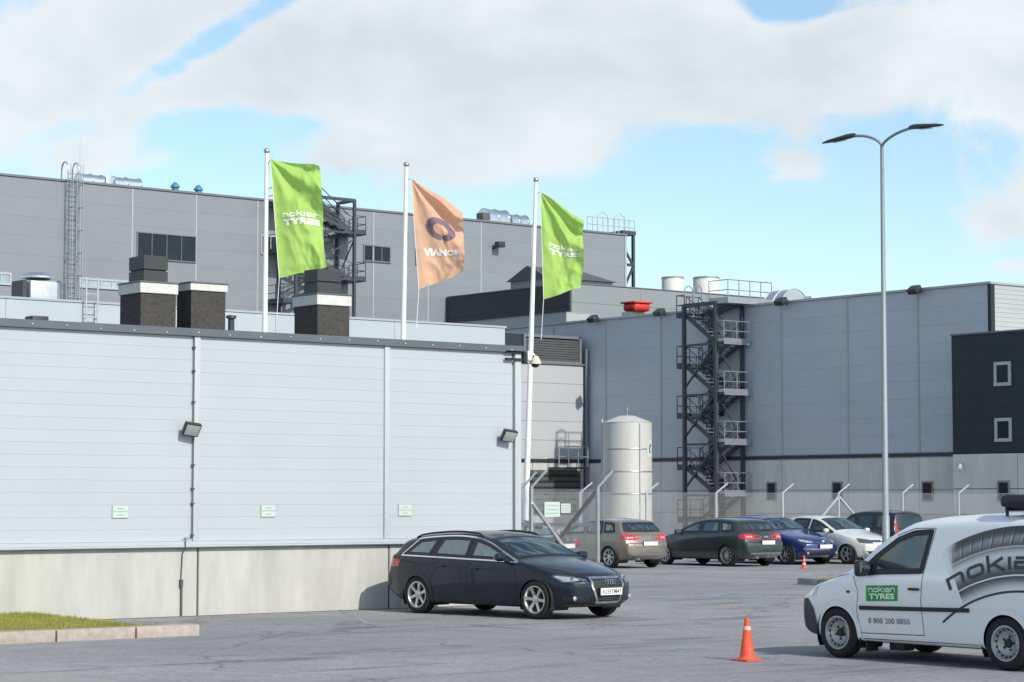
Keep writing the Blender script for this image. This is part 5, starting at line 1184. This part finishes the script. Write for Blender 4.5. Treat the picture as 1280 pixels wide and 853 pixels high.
WHEELS = {}
def wheel_meshes(kind, R_, w):
    key = (kind, R_, w)
    if key in WHEELS: return WHEELS[key]
    rr = R_ * (.70 if kind != 'steel' else .66); h = w / 2
    ty = MB().lathe([(rr - .01, h - .02), (rr + .01, h), (rr + (R_ - rr) * .5, h + .006), (R_ - .02, h - .012), (R_, h - .04), (R_, -h + .04), (R_ - .02, -h + .012), (rr, -h), (rr - .01, -h + .03)], (0, 0, 0), 40, 'y').mesh('tyre', 'rubber', 50)
    b = MB(); m = 'alloy'
    b.lathe([(rr - .004, h - .015), (rr, h - .004), (rr - .018, h - .004), (rr - .03, h - .03), (rr - .035, -h + .05)], (0, 0, 0), 40, 'y')
    extra = MB()
    if kind == 'steel':
        m = 'steel_wheel'; b.lathe([(rr - .03, h - .03), (rr - .045, h - .055), (rr * .66, h - .035), (rr * .52, h - .06), (rr * .40, h - .07), (.0, h - .07)], (0, 0, 0), 40, 'y')
        WHEELS['holes'] = [(rr * .80 * math.cos(2 * math.pi * k / 16), h - .040, rr * .80 * math.sin(2 * math.pi * k / 16)) for k in range(16)]
        WHEELS['hole'] = MB().lathe([(0, .004), (.014, .003), (.015, -.01)], (0, 0, 0), 8, 'y').mesh('vent_hole', 'plastic_black')
        WHEELS['bolt'] = MB().lathe([(0, .012), (.014, .01), (.016, 0)], (0, 0, 0), 8, 'y').mesh('bolt', 'plastic_black')
        WHEELS['bolts'] = [(.078 * math.cos(2 * math.pi * k / 5), h - .066, .078 * math.sin(2 * math.pi * k / 5)) for k in range(5)]
        extra.lathe([(0, h - .035), (.045, h - .04), (.058, h - .072)], (0, 0, 0), 16, 'y')
    else:
        n = {'six': 6, 'five': 5, 'ten': 10, 'seven': 7}[kind]; wi, wo = {'six': (.042, .050), 'five': (.045, .055), 'ten': (.020, .022), 'seven': (.03, .034)}[kind]
        for k in range(n):
            a = 2 * math.pi * k / n + .25; ca, sa = math.cos(a), math.sin(a); q = []
            for r_, ww, y in ((.05, wi, h - .03), (rr - .02, wo, h - .012)):
                for sg, dy in ((-1, 0), (1, 0), (1, -.03), (-1, -.03)): q.append((r_ * ca - sg * ww / 2 * 1.0 * sa * (1.3 if dy else 1), y + dy, r_ * sa + sg * ww / 2 * ca * (1.3 if dy else 1)))
            b.add(q, [(0, 1, 5, 4), (1, 2, 6, 5), (2, 3, 7, 6), (3, 0, 4, 7), (0, 3, 2, 1), (4, 5, 6, 7)])
        b.lathe([(0, h - .018), (.035, h - .02), (.07, h - .03), (.075, h - .07)], (0, 0, 0), 20, 'y')
        extra.lathe([(rr - .032, h - .075), (.0, h - .08)], (0, 0, 0), 24, 'y')
    WHEELS[key] = (ty, b.mesh('rim', m, 45), extra.mesh('hub', 'plastic_black', 60)); return WHEELS[key]
def add_wheels(t, c, kind, w=.205, inset=.012, steer=0.0):
    ty, rim, hub = wheel_meshes(kind, c.sp['R'], w)
    for wx in (c.wb / 2, -c.wb / 2):
        for sg in (1, -1):
            y = sg * (c.W / 2 * c.plan(wx) - inset - w / 2)
            o = obj('wheel', ty, t, (wx, y, c.sp['R'])); o.rotation_euler = (0, R.uniform(0, 1), (0 if sg > 0 else math.pi) + (steer if wx > 0 else 0)); WL[o.name] = Vector((0, 0, 0))
            for nm, me in (('rim', rim), ('hub', hub)): q = bpy.data.objects.new(nm, me); COL.objects.link(q); q.parent = o
            if kind == 'steel':
                for nm, key in (('vent_hole', 'hole'), ('bolt', 'bolt')):
                    for p in WHEELS[key + 's']: q = bpy.data.objects.new(nm, WHEELS[key]); COL.objects.link(q); q.parent = o; q.location = p
def interior(t, x_dash, x_rear, W, zf=.38, zs=.62, roof=1.3, rear=True, drv=1):
    b = MB(); w = W / 2 - .14; b.box(x_rear, x_dash + .5, -w, w, zf - .08, zf); b.box(x_dash - .05, x_dash + .45, -w, w, zf, zs + .24); P(t, 'cabin', b, 'interior')
    def seat(x, y, sw):
        s = MB(); s.cbox((x, y, zs - .1), (.5, sw, .16), .05)
        q = MB(); q.cbox((0, 0, .28), (.13, sw, .60), .05); q.cbox((-.02, 0, .68), (.09, min(sw * .55, .27), .18), .04)
        M4 = Matrix.Translation((x - .24, y, zs - .05)) @ Matrix.Rotation(rad(-14), 4, 'Y'); q.v = [tuple(M4 @ Vector(p)) for p in q.v]; s.add(q.v, q.f); P(t, 'seat', s, 'seat_dark', 50)
    for sg in (-1, 1): seat(x_dash - .62, sg * .36, .48)
    if rear:
        for sg in (-1, 1): seat(x_dash - 1.45, sg * .36, .55)
    s = MB(); cpos = Vector((x_dash - .16, .36 * drv, zs + .20)); s.path([cpos + Matrix.Rotation(rad(-25), 3, 'Y') @ Vector((0, .18 * math.cos(a), .18 * math.sin(a))) for a in lin(0, 2 * math.pi, 20)[:-1]], .015, 6, True); s.tube(cpos, cpos + Vector((.15, 0, -.05)), .03, 6); P(t, 'steering_wheel', s, 'plastic_black', 60)
def mirrors(t, x, y, z, m, s=1.0, tall=1.0):
    for sg in (1, -1):
        b = MB(); b.cbox((x, sg * (y + .10 * s), z), (.12 * s, .20 * s, .135 * s * tall), .055 * s); o = P(t, 'wing_mirror', b, m, 60)
        P(o, 'mirror_foot', MB().bar((x + .03, sg * (y - .06), z - .05), (x + .02, sg * (y + .04), z - .03), .05, .04), 'plastic_black')
        P(o, 'mirror_glass', MB().box(x - .068 * s, x - .062 * s, sg * (y + .10 * s) - .08 * s, sg * (y + .10 * s) + .08 * s, z - .045 * s, z + .045 * s), 'chrome')
def handle(c, t, x, z, m, L_=.16):
    for md, sg in (('L', 1), ('R', -1)):
        h = c.hit(md, x, z, .022)
        if h is None: continue
        b = MB(); b.cbox((h.x, h.y, h.z), (L_, .028, .032), .011); P(t, 'door_handle', b, m, 60)
def plate(c, t, mode, z, text, w=.52, h=.112, y=0.0, off=.012):
    p = c.hit(mode, y, z, 0); sx = 1 if mode == 'F' else -1; x = p.x + sx * (off + .02)
    o = P(t, 'licence_plate', MB().cbox((x, y, z), (.014, w, h), .003), 'plate_white')
    P(o, 'plate_holder', MB().box(min(x - sx * .009, x - sx * .03), max(x - sx * .009, x - sx * .03), y - w / 2 - .01, y + w / 2 + .01, z - h / 2 - .012, z + h / 2 + .012), 'plastic_black')
    if text: letters('characters', o, 'ink', lambda a, b_, l: (x + sx * .0085, y + sx * (a - .5) * w, z + (b_ - .5) * h), text, (.05, .95, .2, .8), bold=.01)
def mirror_poly(p): return [(-y, z) for y, z in p]

def place(name, label, cat, wheel_pt, head, lx, ly, group):
    """put a vehicle so that the given local point (lx, ly) on the ground lands at wheel_pt, heading along head"""
    a = math.atan2(head[1], head[0]); o = Vector((wheel_pt.x, wheel_pt.y, 0)) - Matrix.Rotation(a, 3, 'Z') @ Vector((lx, ly, 0))
    t = thing(name, label, cat, tuple(o), a if abs(a) > 1e-6 else 1e-6, group); return t

# ---- dark estate car
sp = dict(W=1.83, wb=2.81, R=.325, tum=.40, bowf=.30, bowr=.16, rend=.07,
          top=[(2.20, .66), (2.12, .735), (1.90, .81), (1.5, .90), (1.15, .965), (1.0, 1.0), (.80, 1.095), (.2, 1.345), (-.1, 1.405), (-.55, 1.43), (-1.2, 1.40), (-1.7, 1.335), (-1.92, 1.28), (-2.02, 1.20), (-2.22, 1.0), (-2.28, .92), (-2.34, .70)],
          belt=[(2.20, .62), (2.0, .72), (1.5, .84), (1.05, .915), (.9, .925), (-.2, .955), (-1.5, .985), (-2.34, 1.0)],
          bot=[(2.20, .27), (2.0, .20), (1.4, .185), (-1.4, .185), (-2.0, .22), (-2.34, .36)],
          plan=[(2.20, .80), (2.05, .87), (1.8, .945), (1.4, .985), (.6, 1.0), (-.8, 1.0), (-1.5, .985), (-2.0, .94), (-2.34, .86)])
c = Car(sp)
t = place('estate_car', 'dark blue estate car with roof rails backed up to the white wall', 'car', onD(667, 773, 37.0), (.125, -.992), 1.405, -.90, 'cars')
c.side_win(t, c.quad(.92, .62, -.11, -.08)); c.side_win(t, c.quad(-.20, -.17, -1.02, -.86)); c.side_win(t, c.quad(-1.11, -.95, -1.78, -1.42, .11))
ws = c.wind_poly(.93, .22); rw = [(.50, 1.02), (.44, 1.20), (-.44, 1.20), (-.50, 1.02)]
sp['rwx'] = -1.7; c.cut += [('ws', ws), ('rw', rw)]; bo = c.body(t, 'audi_paint'); c.finish_windows(t, ws, rw, rwm='dark_glass')
dlo = [(x, c.belt(x) + .005) for x in lin(1.02, -1.84, 12)] + [(x, c.top(x) - .088) for x in lin(-1.46, .55, 14)] 
c.band(bo, 'window_trim', dlo, 'L', 'chrome', .010, .012, .007, True, True)
for x0 in ((-.155, -.155), ): c.line(bo, [(-.155, .24), (-.155, .955)])
c.line(bo, [(.98, .26), (1.0, .55), (.96, .92)]); c.line(bo, [(-.88, .98), (-.92, .75), (-1.06, .60), (-1.0, .42), (-.98, .26)])
c.line(bo, [(.95, .24), (-.95, .24)], w=.006); c.line(bo, [(2.1, .70), (1.75, .80), (1.05, .93)])
c.patch(bo, 'sill', [(.98, .17), (.98, .235), (-.98, .245), (-.98, .17)], 'L', 'plastic_black', .004, both=True)
handle(c, bo, .02, .80, 'audi_paint', .19); handle(c, bo, -.80, .83, 'audi_paint', .19)
mirrors(t, .74, .90, 1.01, 'audi_paint', 1.05)
for sg in (1, -1):
    pts = [(.02, sg * (c.wroof(.02) - .03), c.top(.02) - .05)] + [(x, sg * (c.wroof(x) - .045), c.top(x) - .022 + .010 * math.sin((x - .02) / -1.6 * math.pi)) for x in lin(-.08, -1.5, 9)] + [(-1.6, sg * (c.wroof(-1.6) - .03), c.top(-1.6) - .05)]
    P(t, 'roof_rail', MB().path(pts, .018, 8), 'plastic_black', 60)
gr = [(.355, .675), (.365, .56), (.26, .295), (-.26, .295), (-.365, .56), (-.355, .675)]
g = c.patch(t, 'grille', gr, 'F', 'plastic_black', .006, .05); c.band(g, 'grille_frame', gr, 'F', 'chrome', .012, .024, .012)
for k in range(5):
    z = .335 + .03 * k if k < 2 else .53 + .045 * (k - 2); w_ = .27 + (z - .295) * .35 if z < .56 else .345; c.band(g, 'slat', [(w_, z), (-w_, z)], 'F', 'plastic_grey', .009, .009, .012, False)
for k in range(4):
    y = -.0825 + .055 * k; b = MB(); h = c.hit('F', y, .612, .026); b.path([h + Vector((0, .040 * math.cos(a), .040 * math.sin(a))) for a in lin(0, 2 * math.pi, 18)[:-1]], .0065, 6, True); P(g, 'badge_ring', b, 'chrome', 60)
plate(c, t, 'F', .46, 'X235TM47', .52, .115, 0, .012)
hl = [(.42, .65), (.60, .705), (.79, .735), (.815, .70), (.76, .615), (.50, .59)]
for pl in (hl, mirror_poly(hl)):
    g = c.patch(t, 'headlight', pl, 'F', 'head_clear', .005, .04); c.band(g, 'rim', pl, 'F', 'head_dark', .016, .004, .008)
    sg = 1 if pl is hl else -1
    for y, z in ((.52, .645), (.64, .665)):
        h = c.hit('F', sg * y, z, .007)
        if h: P(g, 'projector', MB().lathe([(0, .012), (.03, .008), (.036, 0)], h, 14, 'x'), 'head_dark', 60)
for pl in ([(.42, .30), (.42, .385), (.74, .40), (.76, .33), (.66, .30)],):
    for q in (pl, mirror_poly(pl)): g = c.patch(t, 'air_intake', q, 'F', 'plastic_black', .004, .05)
    for sg in (1, -1):
        h = c.hit('F', sg * .66, .355, .012); P(t, 'fog_lamp', MB().lathe([(0, .02), (.036, .014), (.042, 0)], h, 14, 'x'), 'head_clear', 60)
for q in ([(.42, .78), (.86, .80), (.86, .93), (.45, .95)],):
    c.patch(t, 'tail_light', q, 'B', 'tail_red', .006, .05); c.patch(t, 'tail_light', mirror_poly(q), 'B', 'tail_red', .006, .05)
c.patch(t, 'tail_light', [(-2.20, .78), (-2.05, .80), (-2.02, .93), (-2.18, .95)], 'L', 'tail_red', .006, .05, both=True)
plate(c, t, 'B', .74, '', .52, .112); add_wheels(t, c, 'six', .215, .01, .04); interior(t, .85, -1.9, 1.78)
c.patch(t, 'front_lip', [(.74, .225), (.70, .27), (-.70, .27), (-.74, .225)], 'F', 'plastic_grey', .008, .06)

# ---- white van
sp = dict(W=1.79, wb=2.68, R=.315, tum=.13, bowf=.24, bowr=.05, rend=.05, crown=.05, rc=.13, lip='white_paint', arch=.385,
          top=[(2.15, .78), (2.05, .89), (1.85, .965), (1.5, 1.055), (1.28, 1.12), (1.15, 1.18), (.75, 1.45), (.42, 1.64), (.15, 1.74), (-.3, 1.80), (-1.0, 1.83), (-1.8, 1.82), (-1.98, 1.77), (-2.06, 1.60), (-2.13, 1.1)],
          belt=[(2.15, .74), (1.9, .87), (1.5, .965), (1.15, 1.02), (.6, 1.06), (0, 1.085), (-2.13, 1.1)],
          bot=[(2.15, .30), (1.9, .235), (1.3, .22), (-1.4, .22), (-2.13, .32)],
          plan=[(2.15, .87), (1.97, .925), (1.7, .965), (1.3, .99), (.6, 1.0), (-1.6, 1.0), (-2.0, .985), (-2.13, .95)])
c = Car(sp)
t = place('van', 'white delivery van with a tyre picture and lettering on its side', 'van', onD(1046, 820.6, 28.2), (0.0134, .9999), 1.34, .885, 'vehicles')
dw = [(1.02, 1.035), (.60, 1.07), (-.07, 1.095), (-.20, 1.605), (.10, 1.585), (.36, 1.50), (.70, 1.285)]
c.side_win(t, dw, 'van_glass', 'plastic_black', .055)
ws = c.wind_poly(1.16, .40, .08); c.cut.append(('ws', ws)); bo = c.body(t, 'white_paint'); c.finish_windows(t, ws, None, 'car_glass')
for md in ('L', 'R'): c.patch(t, 'quarter_frame', [(.74, 1.065), (.67, 1.068), (.70, 1.27), (.735, 1.25)], md, 'plastic_black', .006, .05)
c.line(bo, [(.95, .33), (.99, .60), (.96, .84), (1.06, 1.02)]); c.line(bo, [(.95, .33), (-.10, .345)], w=.005); c.line(bo, [(-.10, .345), (-.07, .75), (-.09, 1.08), (-.24, 1.63)])
c.line(bo, [(-.24, 1.63), (.1, 1.625), (.38, 1.535)], w=.004); c.line(bo, [(1.9, .88), (1.5, .98), (1.15, 1.05)])
c.line(bo, [(.9, .262), (-.93, .272)], w=.004)
for md in ('L', 'R'):
    g = c.patch(t, 'rubbing_strip', [(.935, .615), (.935, .665), (-.83, .70), (-.83, .65)], md, 'plastic_black', .016, .06)
handle(c, bo, .03, .895, 'plastic_black', .17)
mirrors(t, .80, .90, 1.13, 'plastic_black', .95, 1.55)
# bumper and front
bp = [(2.22, .28), (2.22, .70), (1.92, .72), (1.79, .60), (1.735, .44), (1.70, .28)]
for md in ('L', 'R'): c.patch(t, 'bumper_side', bp, md, 'plastic_grey', .012, .05)
c.patch(t, 'bumper', [(.80, .30), (.80, .69), (-.80, .69), (-.80, .30)], 'F', 'plastic_grey', .012, .06)
for sgn in (1, -1):
    hl = [(.50 * sgn, .72), (.55 * sgn, .90), (.80 * sgn, .93), (.83 * sgn, .76)]
    c.patch(t, 'headlight', hl, 'F', 'head_clear', .007, .05)
c.patch(t, 'headlight', [(1.98, .74), (1.80, .76), (1.74, .90), (1.86, .90)], 'L', 'head_clear', .007, .05, both=True)
c.patch(t, 'grille', [(.46, .75), (.46, .86), (-.46, .86), (-.46, .75)], 'F', 'plastic_black', .006, .05)
c.patch(t, 'indicator', [(1.16, .815), (1.10, .815), (1.10, .845), (1.16, .845)], 'L', 'plastic_grey', .008, .03, both=True)
plate(c, t, 'F', .48, '', .52, .112); add_wheels(t, c, 'steel', .195, .008); interior(t, 1.05, -.5, 1.74, .42, .74, 1.6, False, 1)
P(t, 'bulkhead', MB().box(-.42, -.38, -.76, .76, .40, 1.55), 'plastic_grey'); P(t, 'jacket', MB().cbox((.05, .42, 1.13), (.42, .40, .16), .06), 'sign_green', 60)
for md, sg in (('L', 1), ('R', -1)):
    P(t, 'mud_flap', MB().box(.90, .93, sg * .70 - .1, sg * .70 + .1, .10, .32), 'plastic_black')
P(t, 'underbody', MB().box(-1.9, 1.8, -.55, .55, .20, .30).cbox((.6, .5, .2), (.25, .2, .16), .02), 'plastic_black')
# roof bar with black pod
P(t, 'roof_pod', MB().cbox((-1.46, 0.55, 1.955), (.60, .40, .16), .075), 'plastic_black', 60)
b = MB(); [b.tube((x, -.7, 1.86), (x, .72, 1.86), .018, 8) for x in (-1.25, -1.6)]; [b.tube((x, y, 1.78), (x, y, 1.93), .02, 6) for x in (-1.25, -1.6) for y in (-.68, .25, .70)]; P(t, 'roof_bar', b, 'plastic_black', 60)
# side graphics: green sign, phone number, big tyre picture
def vdecal(name, poly, m, off, step=.05): return c.patch(t, name, poly, 'L', m, off, step)
vdecal('sign', [(.82, .725), (.82, .915), (.30, .935), (.30, .745)], 'sign_green', .005)
def vmap(off): return lambda x, y, ly: tuple(c.hit('L', x, y, off + .0012 * ly) or (x, .9, y))
letters('sign_lettering', t, 'flag_white', lambda x, y, ly: vmap(.008)(.78 - .44 * x, .835 + .015 * x + .052 * y, ly), 'nokian', (0, 1, 0, 1), sw=.22)
letters('sign_lettering', t, 'flag_white', lambda x, y, ly: vmap(.008)(.77 - .42 * x, .75 + .015 * x + .068 * y, ly), 'TYRES', (0, 1, 0, 1), bold=.035)
letters('phone_number', t, 'phone_grey', lambda x, y, ly: vmap(.006)(.80 - .68 * x, .455 + .012 * x + .068 * y, ly), '8 800 200 8850', (0, 1, 0, 1), bold=.004)
CX = -1.62
def arcpt(cz, r, a): return (CX + r * math.sin(a), cz + r * math.cos(a))
def arcband(name, cz, r0, r1, x0, x1, m, off, taper=0.0):
    a0 = math.asin((x0 - CX) / r1); a1 = math.asin((x1 - CX) / r1)
    out = [arcpt(cz, r1 - taper * ((a - (a0 + a1) / 2) / (a1 - a0) * 2) ** 2 * (r1 - r0) * .5, a) for a in lin(a0, a1, 26)]; inn = [arcpt(cz, r0, a) for a in lin(a1, a0, 26)]
    return vdecal(name, out + inn, m, off, .06)
arcband('tyre_picture', -1.10, 2.035, 2.775, -2.08, -.42, 'tyre_print', .0035)
arcband('lower_line', -1.10, 2.008, 2.034, -2.08, -.40, 'wrap_black', .0064)
st, w_ = nokian(.25); b = MB(); LA0 = math.asin((-.515 - CX) / 2.3); LA1 = math.asin((-2.03 - CX) / 2.3)
for ly, vs, fs in st: b.add([vmap(.0075 + .001 * ly)(*arcpt(-1.10, 2.275 + .150 * vy, LA0 + (LA1 - LA0) * vx / w_), 0) for vx, vy in vs], fs)
me = bpy.data.meshes.new('side_lettering'); me.from_pydata(b.v, [], b.f); me.materials.append(MATS['wrap_black']); obj('side_lettering', me, t)

# ---- parked cars
def hatch_spec(L_, wb, W, H_, R_, fo=.83, kind='hatch', tum=.40, glass_z=.98):
    xf = wb / 2 + fo - .07; xr = xf + .07 - L_ + .07; cowl = wb / 2 - .40; ro = .40
    top = [(xf, .66), (xf - .08, .74), (xf - .3, .83), (cowl + .25, .955), (cowl, 1.02), (cowl - .25, 1.13), (cowl - .85, H_ - .07), (cowl - 1.15, H_ - .015), (cowl - 1.6, H_)]
    if kind == 'hatch': top += [(xr + .85, H_ - .03), (xr + .50, H_ - .085), (xr + .42, H_ - .15), (xr + .13, glass_z), (xr + .05, glass_z - .09), (xr, .72)]
    elif kind == 'mpv': top += [(xr + .6, H_ - .02), (xr + .28, H_ - .06), (xr + .20, H_ - .14), (xr + .08, glass_z + .02), (xr + .02, .85), (xr, .6)]
    else: top += [(xr + 1.55, H_ - .06), (xr + 1.2, H_ - .16), (xr + .55, 1.02), (xr + .35, .99), (xr + .10, .985), (xr + .03, .90), (xr, .70)]
    belt = [(xf, .62), (xf - .3, .76), (cowl + .1, .91), (cowl - .2, .93), (-.3, .955), (xr + .5, .985), (xr, .99)]
    bot = [(xf, .28), (xf - .2, .21), (1.2, .20), (-1.2, .20), (xr + .3, .23), (xr, .34)]
    plan = [(xf, .80), (xf - .15, .87), (xf - .4, .95), (wb / 2, .985), (.4, 1.0), (-.6, 1.0), (-wb / 2, .985), (xr + .3, .935), (xr, .87)]
    return dict(W=W, wb=wb, R=R_, tum=tum, bowf=.28, bowr=.16, rend=.065, top=top, belt=belt, bot=bot, plan=plan, rwx=xr + .75, cowl=cowl, H=H_, xr=xr, xf=xf, kind=kind)
def parked(name, label, m, sp, pt, head, lx, ly, wheel, front=None, rear=None, plates=('', ''), glass='car_glass', steer=0):
    c = Car(sp); t = place(name, label, 'car', pt, head, lx, ly, 'cars'); co = sp['cowl']; xr = sp['xr']; k = sp['kind']; H_ = sp['H']; wb = sp['wb']
    bpx = co - 1.08; cpx = bpx - .80
    c.side_win(t, c.quad(co - .10, co - .45, bpx, bpx + .03), glass); 
    if k == 'sedan': c.side_win(t, c.quad(bpx - .09, bpx - .06, cpx - .12, cpx + .12), glass)
    else:
        c.side_win(t, c.quad(bpx - .09, bpx - .06, cpx, cpx + .10), glass)
        e0, e1 = (xr + .55, xr + .68) if k == 'hatch' else (xr + .32, xr + .38)
        if cpx - .12 > e0 + .15: c.side_win(t, c.quad(cpx - .09, cpx + .01, e0, e1, .115, .035), glass)
    ws = c.wind_poly(co - .08, co - .80); c.cut.append(('ws', ws))
    wr_ = c.wroof(xr + .42)
    if k == 'sedan': rw = None; rt = c.wind_poly(xr + .62, xr + 1.15, .07); c.cut.append(('ws', rt))
    else:
        zt_ = H_ - .14 if k == 'hatch' else H_ - .15; zb_ = c.top(xr + .16) + .025 if k == 'hatch' else 1.05; rt = None
        rw = [(.66, zb_), (.65, zb_ + .08), (.57, zt_ - .02), (.52, zt_), (-.52, zt_), (-.57, zt_ - .02), (-.65, zb_ + .08), (-.66, zb_)]; c.cut.append(('rw', rw))
    bo = c.body(t, m); c.finish_windows(t, ws, rw, rwm='dark_glass' if k != 'hatch' else 'car_glass')
    if rt: g = c.patch(t, 'rear_window', rt, 'T', 'windscreen', .002, .09); c.band(g, 'surround', rt, 'T', 'plastic_black', .05, .014, .0045)
    c.line(bo, [(bpx - .045, .24), (bpx - .045, .95)]); c.line(bo, [(co - .02, .26), (co + .02, .6), (co - .05, .91)])
    c.line(bo, [(cpx + .02, .97), (cpx - .02, .75), (-wb / 2 + .40, .55), (-wb / 2 + .42, .24)]); c.line(bo, [(co - .05, .22), (-wb / 2 + .42, .22)], w=.006)
    handle(c, bo, bpx + .12, .81, m); handle(c, bo, cpx + .12, .84, m); mirrors(t, co - .28, W_(sp), 1.0, m)
    add_wheels(t, c, wheel, .205, .01, steer); interior(t, co - .15, xr + .4, sp['W'])
    if rear:
        for poly in rear.get('lights', []):
            for q in (poly, mirror_poly(poly)): g = c.patch(t, 'tail_light', q, 'B', 'tail_red', .006, .05)
        for poly in rear.get('clear', []):
            for q in (poly, mirror_poly(poly)): c.patch(g, 'reflector', q, 'B', 'tail_clear', .009, .05)
        for poly in rear.get('side', []): c.patch(t, 'tail_light', poly, 'L', 'tail_red', .006, .05, both=True)
        c.band(bo, 'tailgate_line', [(.68, .98), (.60, .72), (.48, .60), (-.48, .60), (-.60, .72), (-.68, .98)], 'B', 'plastic_black', .005, .005, .003, False)
        c.patch(t, 'bumper_insert', [(.62, .34), (.62, .41), (-.62, .41), (-.62, .34)], 'B', rear.get('insert', 'plastic_grey'), .006, .06)
        plate(c, t, 'B', rear.get('pz', .70), plates[1])
        h = c.hit('B', 0, rear.get('pz', .70) + .16, .012)
        if h: P(t, 'badge', MB().cbox((h.x, 0, h.z), (.01, .16 if rear.get('rings') else .09, .055 if rear.get('rings') else .09), .004), 'chrome')
        P(t, 'exhaust', MB().tube((xr - .08, .45, .27), (xr + .3, .45, .28), .03, 10), 'galv', 60)
        P(t, 'rear_wiper', MB().bar((c.hit('B', 0, 1.03, .02)), (c.hit('B', -.32, 1.06, .02)), .015, .02), 'plastic_black') if k == 'hatch' else None
    if front:
        for poly in front['lights']:
            for q in (poly, mirror_poly(poly)):
                g = c.patch(t, 'headlight', q, 'F', front.get('lm', 'head_clear'), .006, .04); c.band(g, 'rim', q, 'F', 'head_dark', .014, .003, .009)
        for nm, poly, mm in front['patches']: c.patch(t, nm, poly, 'F', mm, .006, .05)
        for nm, ln, mm, w in front.get('bands', []): c.band(t, nm, ln, 'F', mm, w, w, .010, False)
        for sg in (1, -1):
            h = c.hit('F', sg * .60, front.get('fz', .36), .008)
            if h: P(t, 'fog_lamp', MB().lathe([(0, .02), (.036, .014), (.042, 0)], h, 12, 'x'), 'head_clear', 60)
        h = c.hit('F', 0, front.get('bz', .64), .016); P(t, 'badge', MB().lathe([(0, .012), (.05, .008), (.058, 0)], h, 16, 'x'), 'chrome', 50)
        plate(c, t, 'F', front.get('pz', .46), plates[0])
    return t, c
def W_(sp): return sp['W'] / 2 - .01
RL = dict(lights=[[(.42, .80), (.745, .79), (.745, .95), (.48, .95)]], clear=[[(.50, .845), (.70, .845), (.70, .885), (.50, .885)]], rings=True, insert='galv')
sp = hatch_spec(4.25, 2.578, 1.765, 1.42, .32); xr = sp['xr']
RL['side'] = [[(xr - .02, .79), (xr + .34, .83), (xr + .27, .95), (xr + .0, .95)]]
V_ = (0.02, 1.0)
parked('hatchback_car', 'grey beige hatchback seen from behind next to the short fence return', 'beige_paint', sp, onG(760, 710.6), V_, -1.289, .87, 'seven', None, RL)
sp = hatch_spec(4.29, 2.578, 1.765, 1.425, .325)
parked('hatchback_car', 'dark green grey five door hatchback with red tail lights parked beside the blue car', 'green_paint', sp, onG(907, 708.6), (-.02, 1), -1.289, .87, 'ten', None, RL)
sp = hatch_spec(4.21, 2.62, 1.78, 1.46, .315)
FB = dict(lights=[[(.38, .64), (.40, .71), (.66, .765), (.74, .76), (.72, .68), (.58, .64)]], patches=[('grille', [(.36, .62), (.36, .68), (.06, .655), (-.06, .655), (-.36, .68), (-.36, .62)], 'plastic_black'), ('air_intake', [(.55, .29), (.60, .40), (-.60, .40), (-.55, .29)], 'plastic_black')], bands=[('grille_bar', [(.34, .652), (.05, .63)], 'chrome', .008), ('grille_bar', [(-.34, .652), (-.05, .63)], 'chrome', .008), ('bumper_strip', [(.80, .48), (.3, .47), (-.3, .47), (-.80, .48)], 'chrome', .012)], pz=.545, bz=.66, fz=.35)
parked('hatchback_car', 'bright blue car facing out between the dark green hatchback and the white car', 'blue_paint', sp, onG(981, 706.2), (.0, -1), 1.31, -.87, 'seven', FB, None)
sp = hatch_spec(3.97, 2.47, 1.68, 1.46, .31, .80)
FB = dict(lights=[[(.40, .625), (.40, .72), (.60, .765), (.70, .77), (.70, .66), (.60, .625)]], lm='head_dark', patches=[('grille', [(.40, .665), (.40, .725), (-.40, .725), (-.40, .665)], 'plastic_black'), ('air_intake', [(.48, .27), (.62, .40), (-.62, .40), (-.48, .27)], 'plastic_black')], bands=[('grille_bar', [(.40, .70), (-.40, .70)], 'chrome', .006)], pz=.50, bz=.695, fz=.335)
parked('hatchback_car', 'white hatchback facing out beside the bright blue car', 'polo_paint', sp, onG(1057.5, 705.6), (.03, -1), 1.235, -.82, 'five', FB, None, glass='dark_glass')
sp = hatch_spec(4.15, 2.6, 1.72, 1.60, .31, .80, 'mpv', .30)
RM = dict(lights=[[(.62, .82), (.70, .82), (.67, 1.24), (.62, 1.24)]], pz=.74)
pt = onD(1121, 690, 70.5); parked('compact_car', 'dark navy tall compact car behind the street lamp and the van', 'navy_paint', sp, Vector((pt.x, pt.y, 0)), (0, 1), sp['xr'], .85, 'five', None, RM, glass='dark_glass')
sp = hatch_spec(4.50, 2.65, 1.77, 1.42, .315, .85, 'sedan'); RS = dict(lights=[[(.48, .78), (.74, .77), (.74, .93), (.56, .93)]], side=[[(sp['xr'] + .0, .80), (sp['xr'] + .22, .82), (sp['xr'] + .20, .93), (sp['xr'] + .05, .93)]], pz=.76)
pt = onD(711, 690, 57.5); parked('saloon_car', 'dark slate saloon seen from behind through the chain link fence', 'slate_paint', sp, Vector((pt.x, pt.y, 0)), (-.30, .954), sp['xr'], 0, 'five', None, RS)
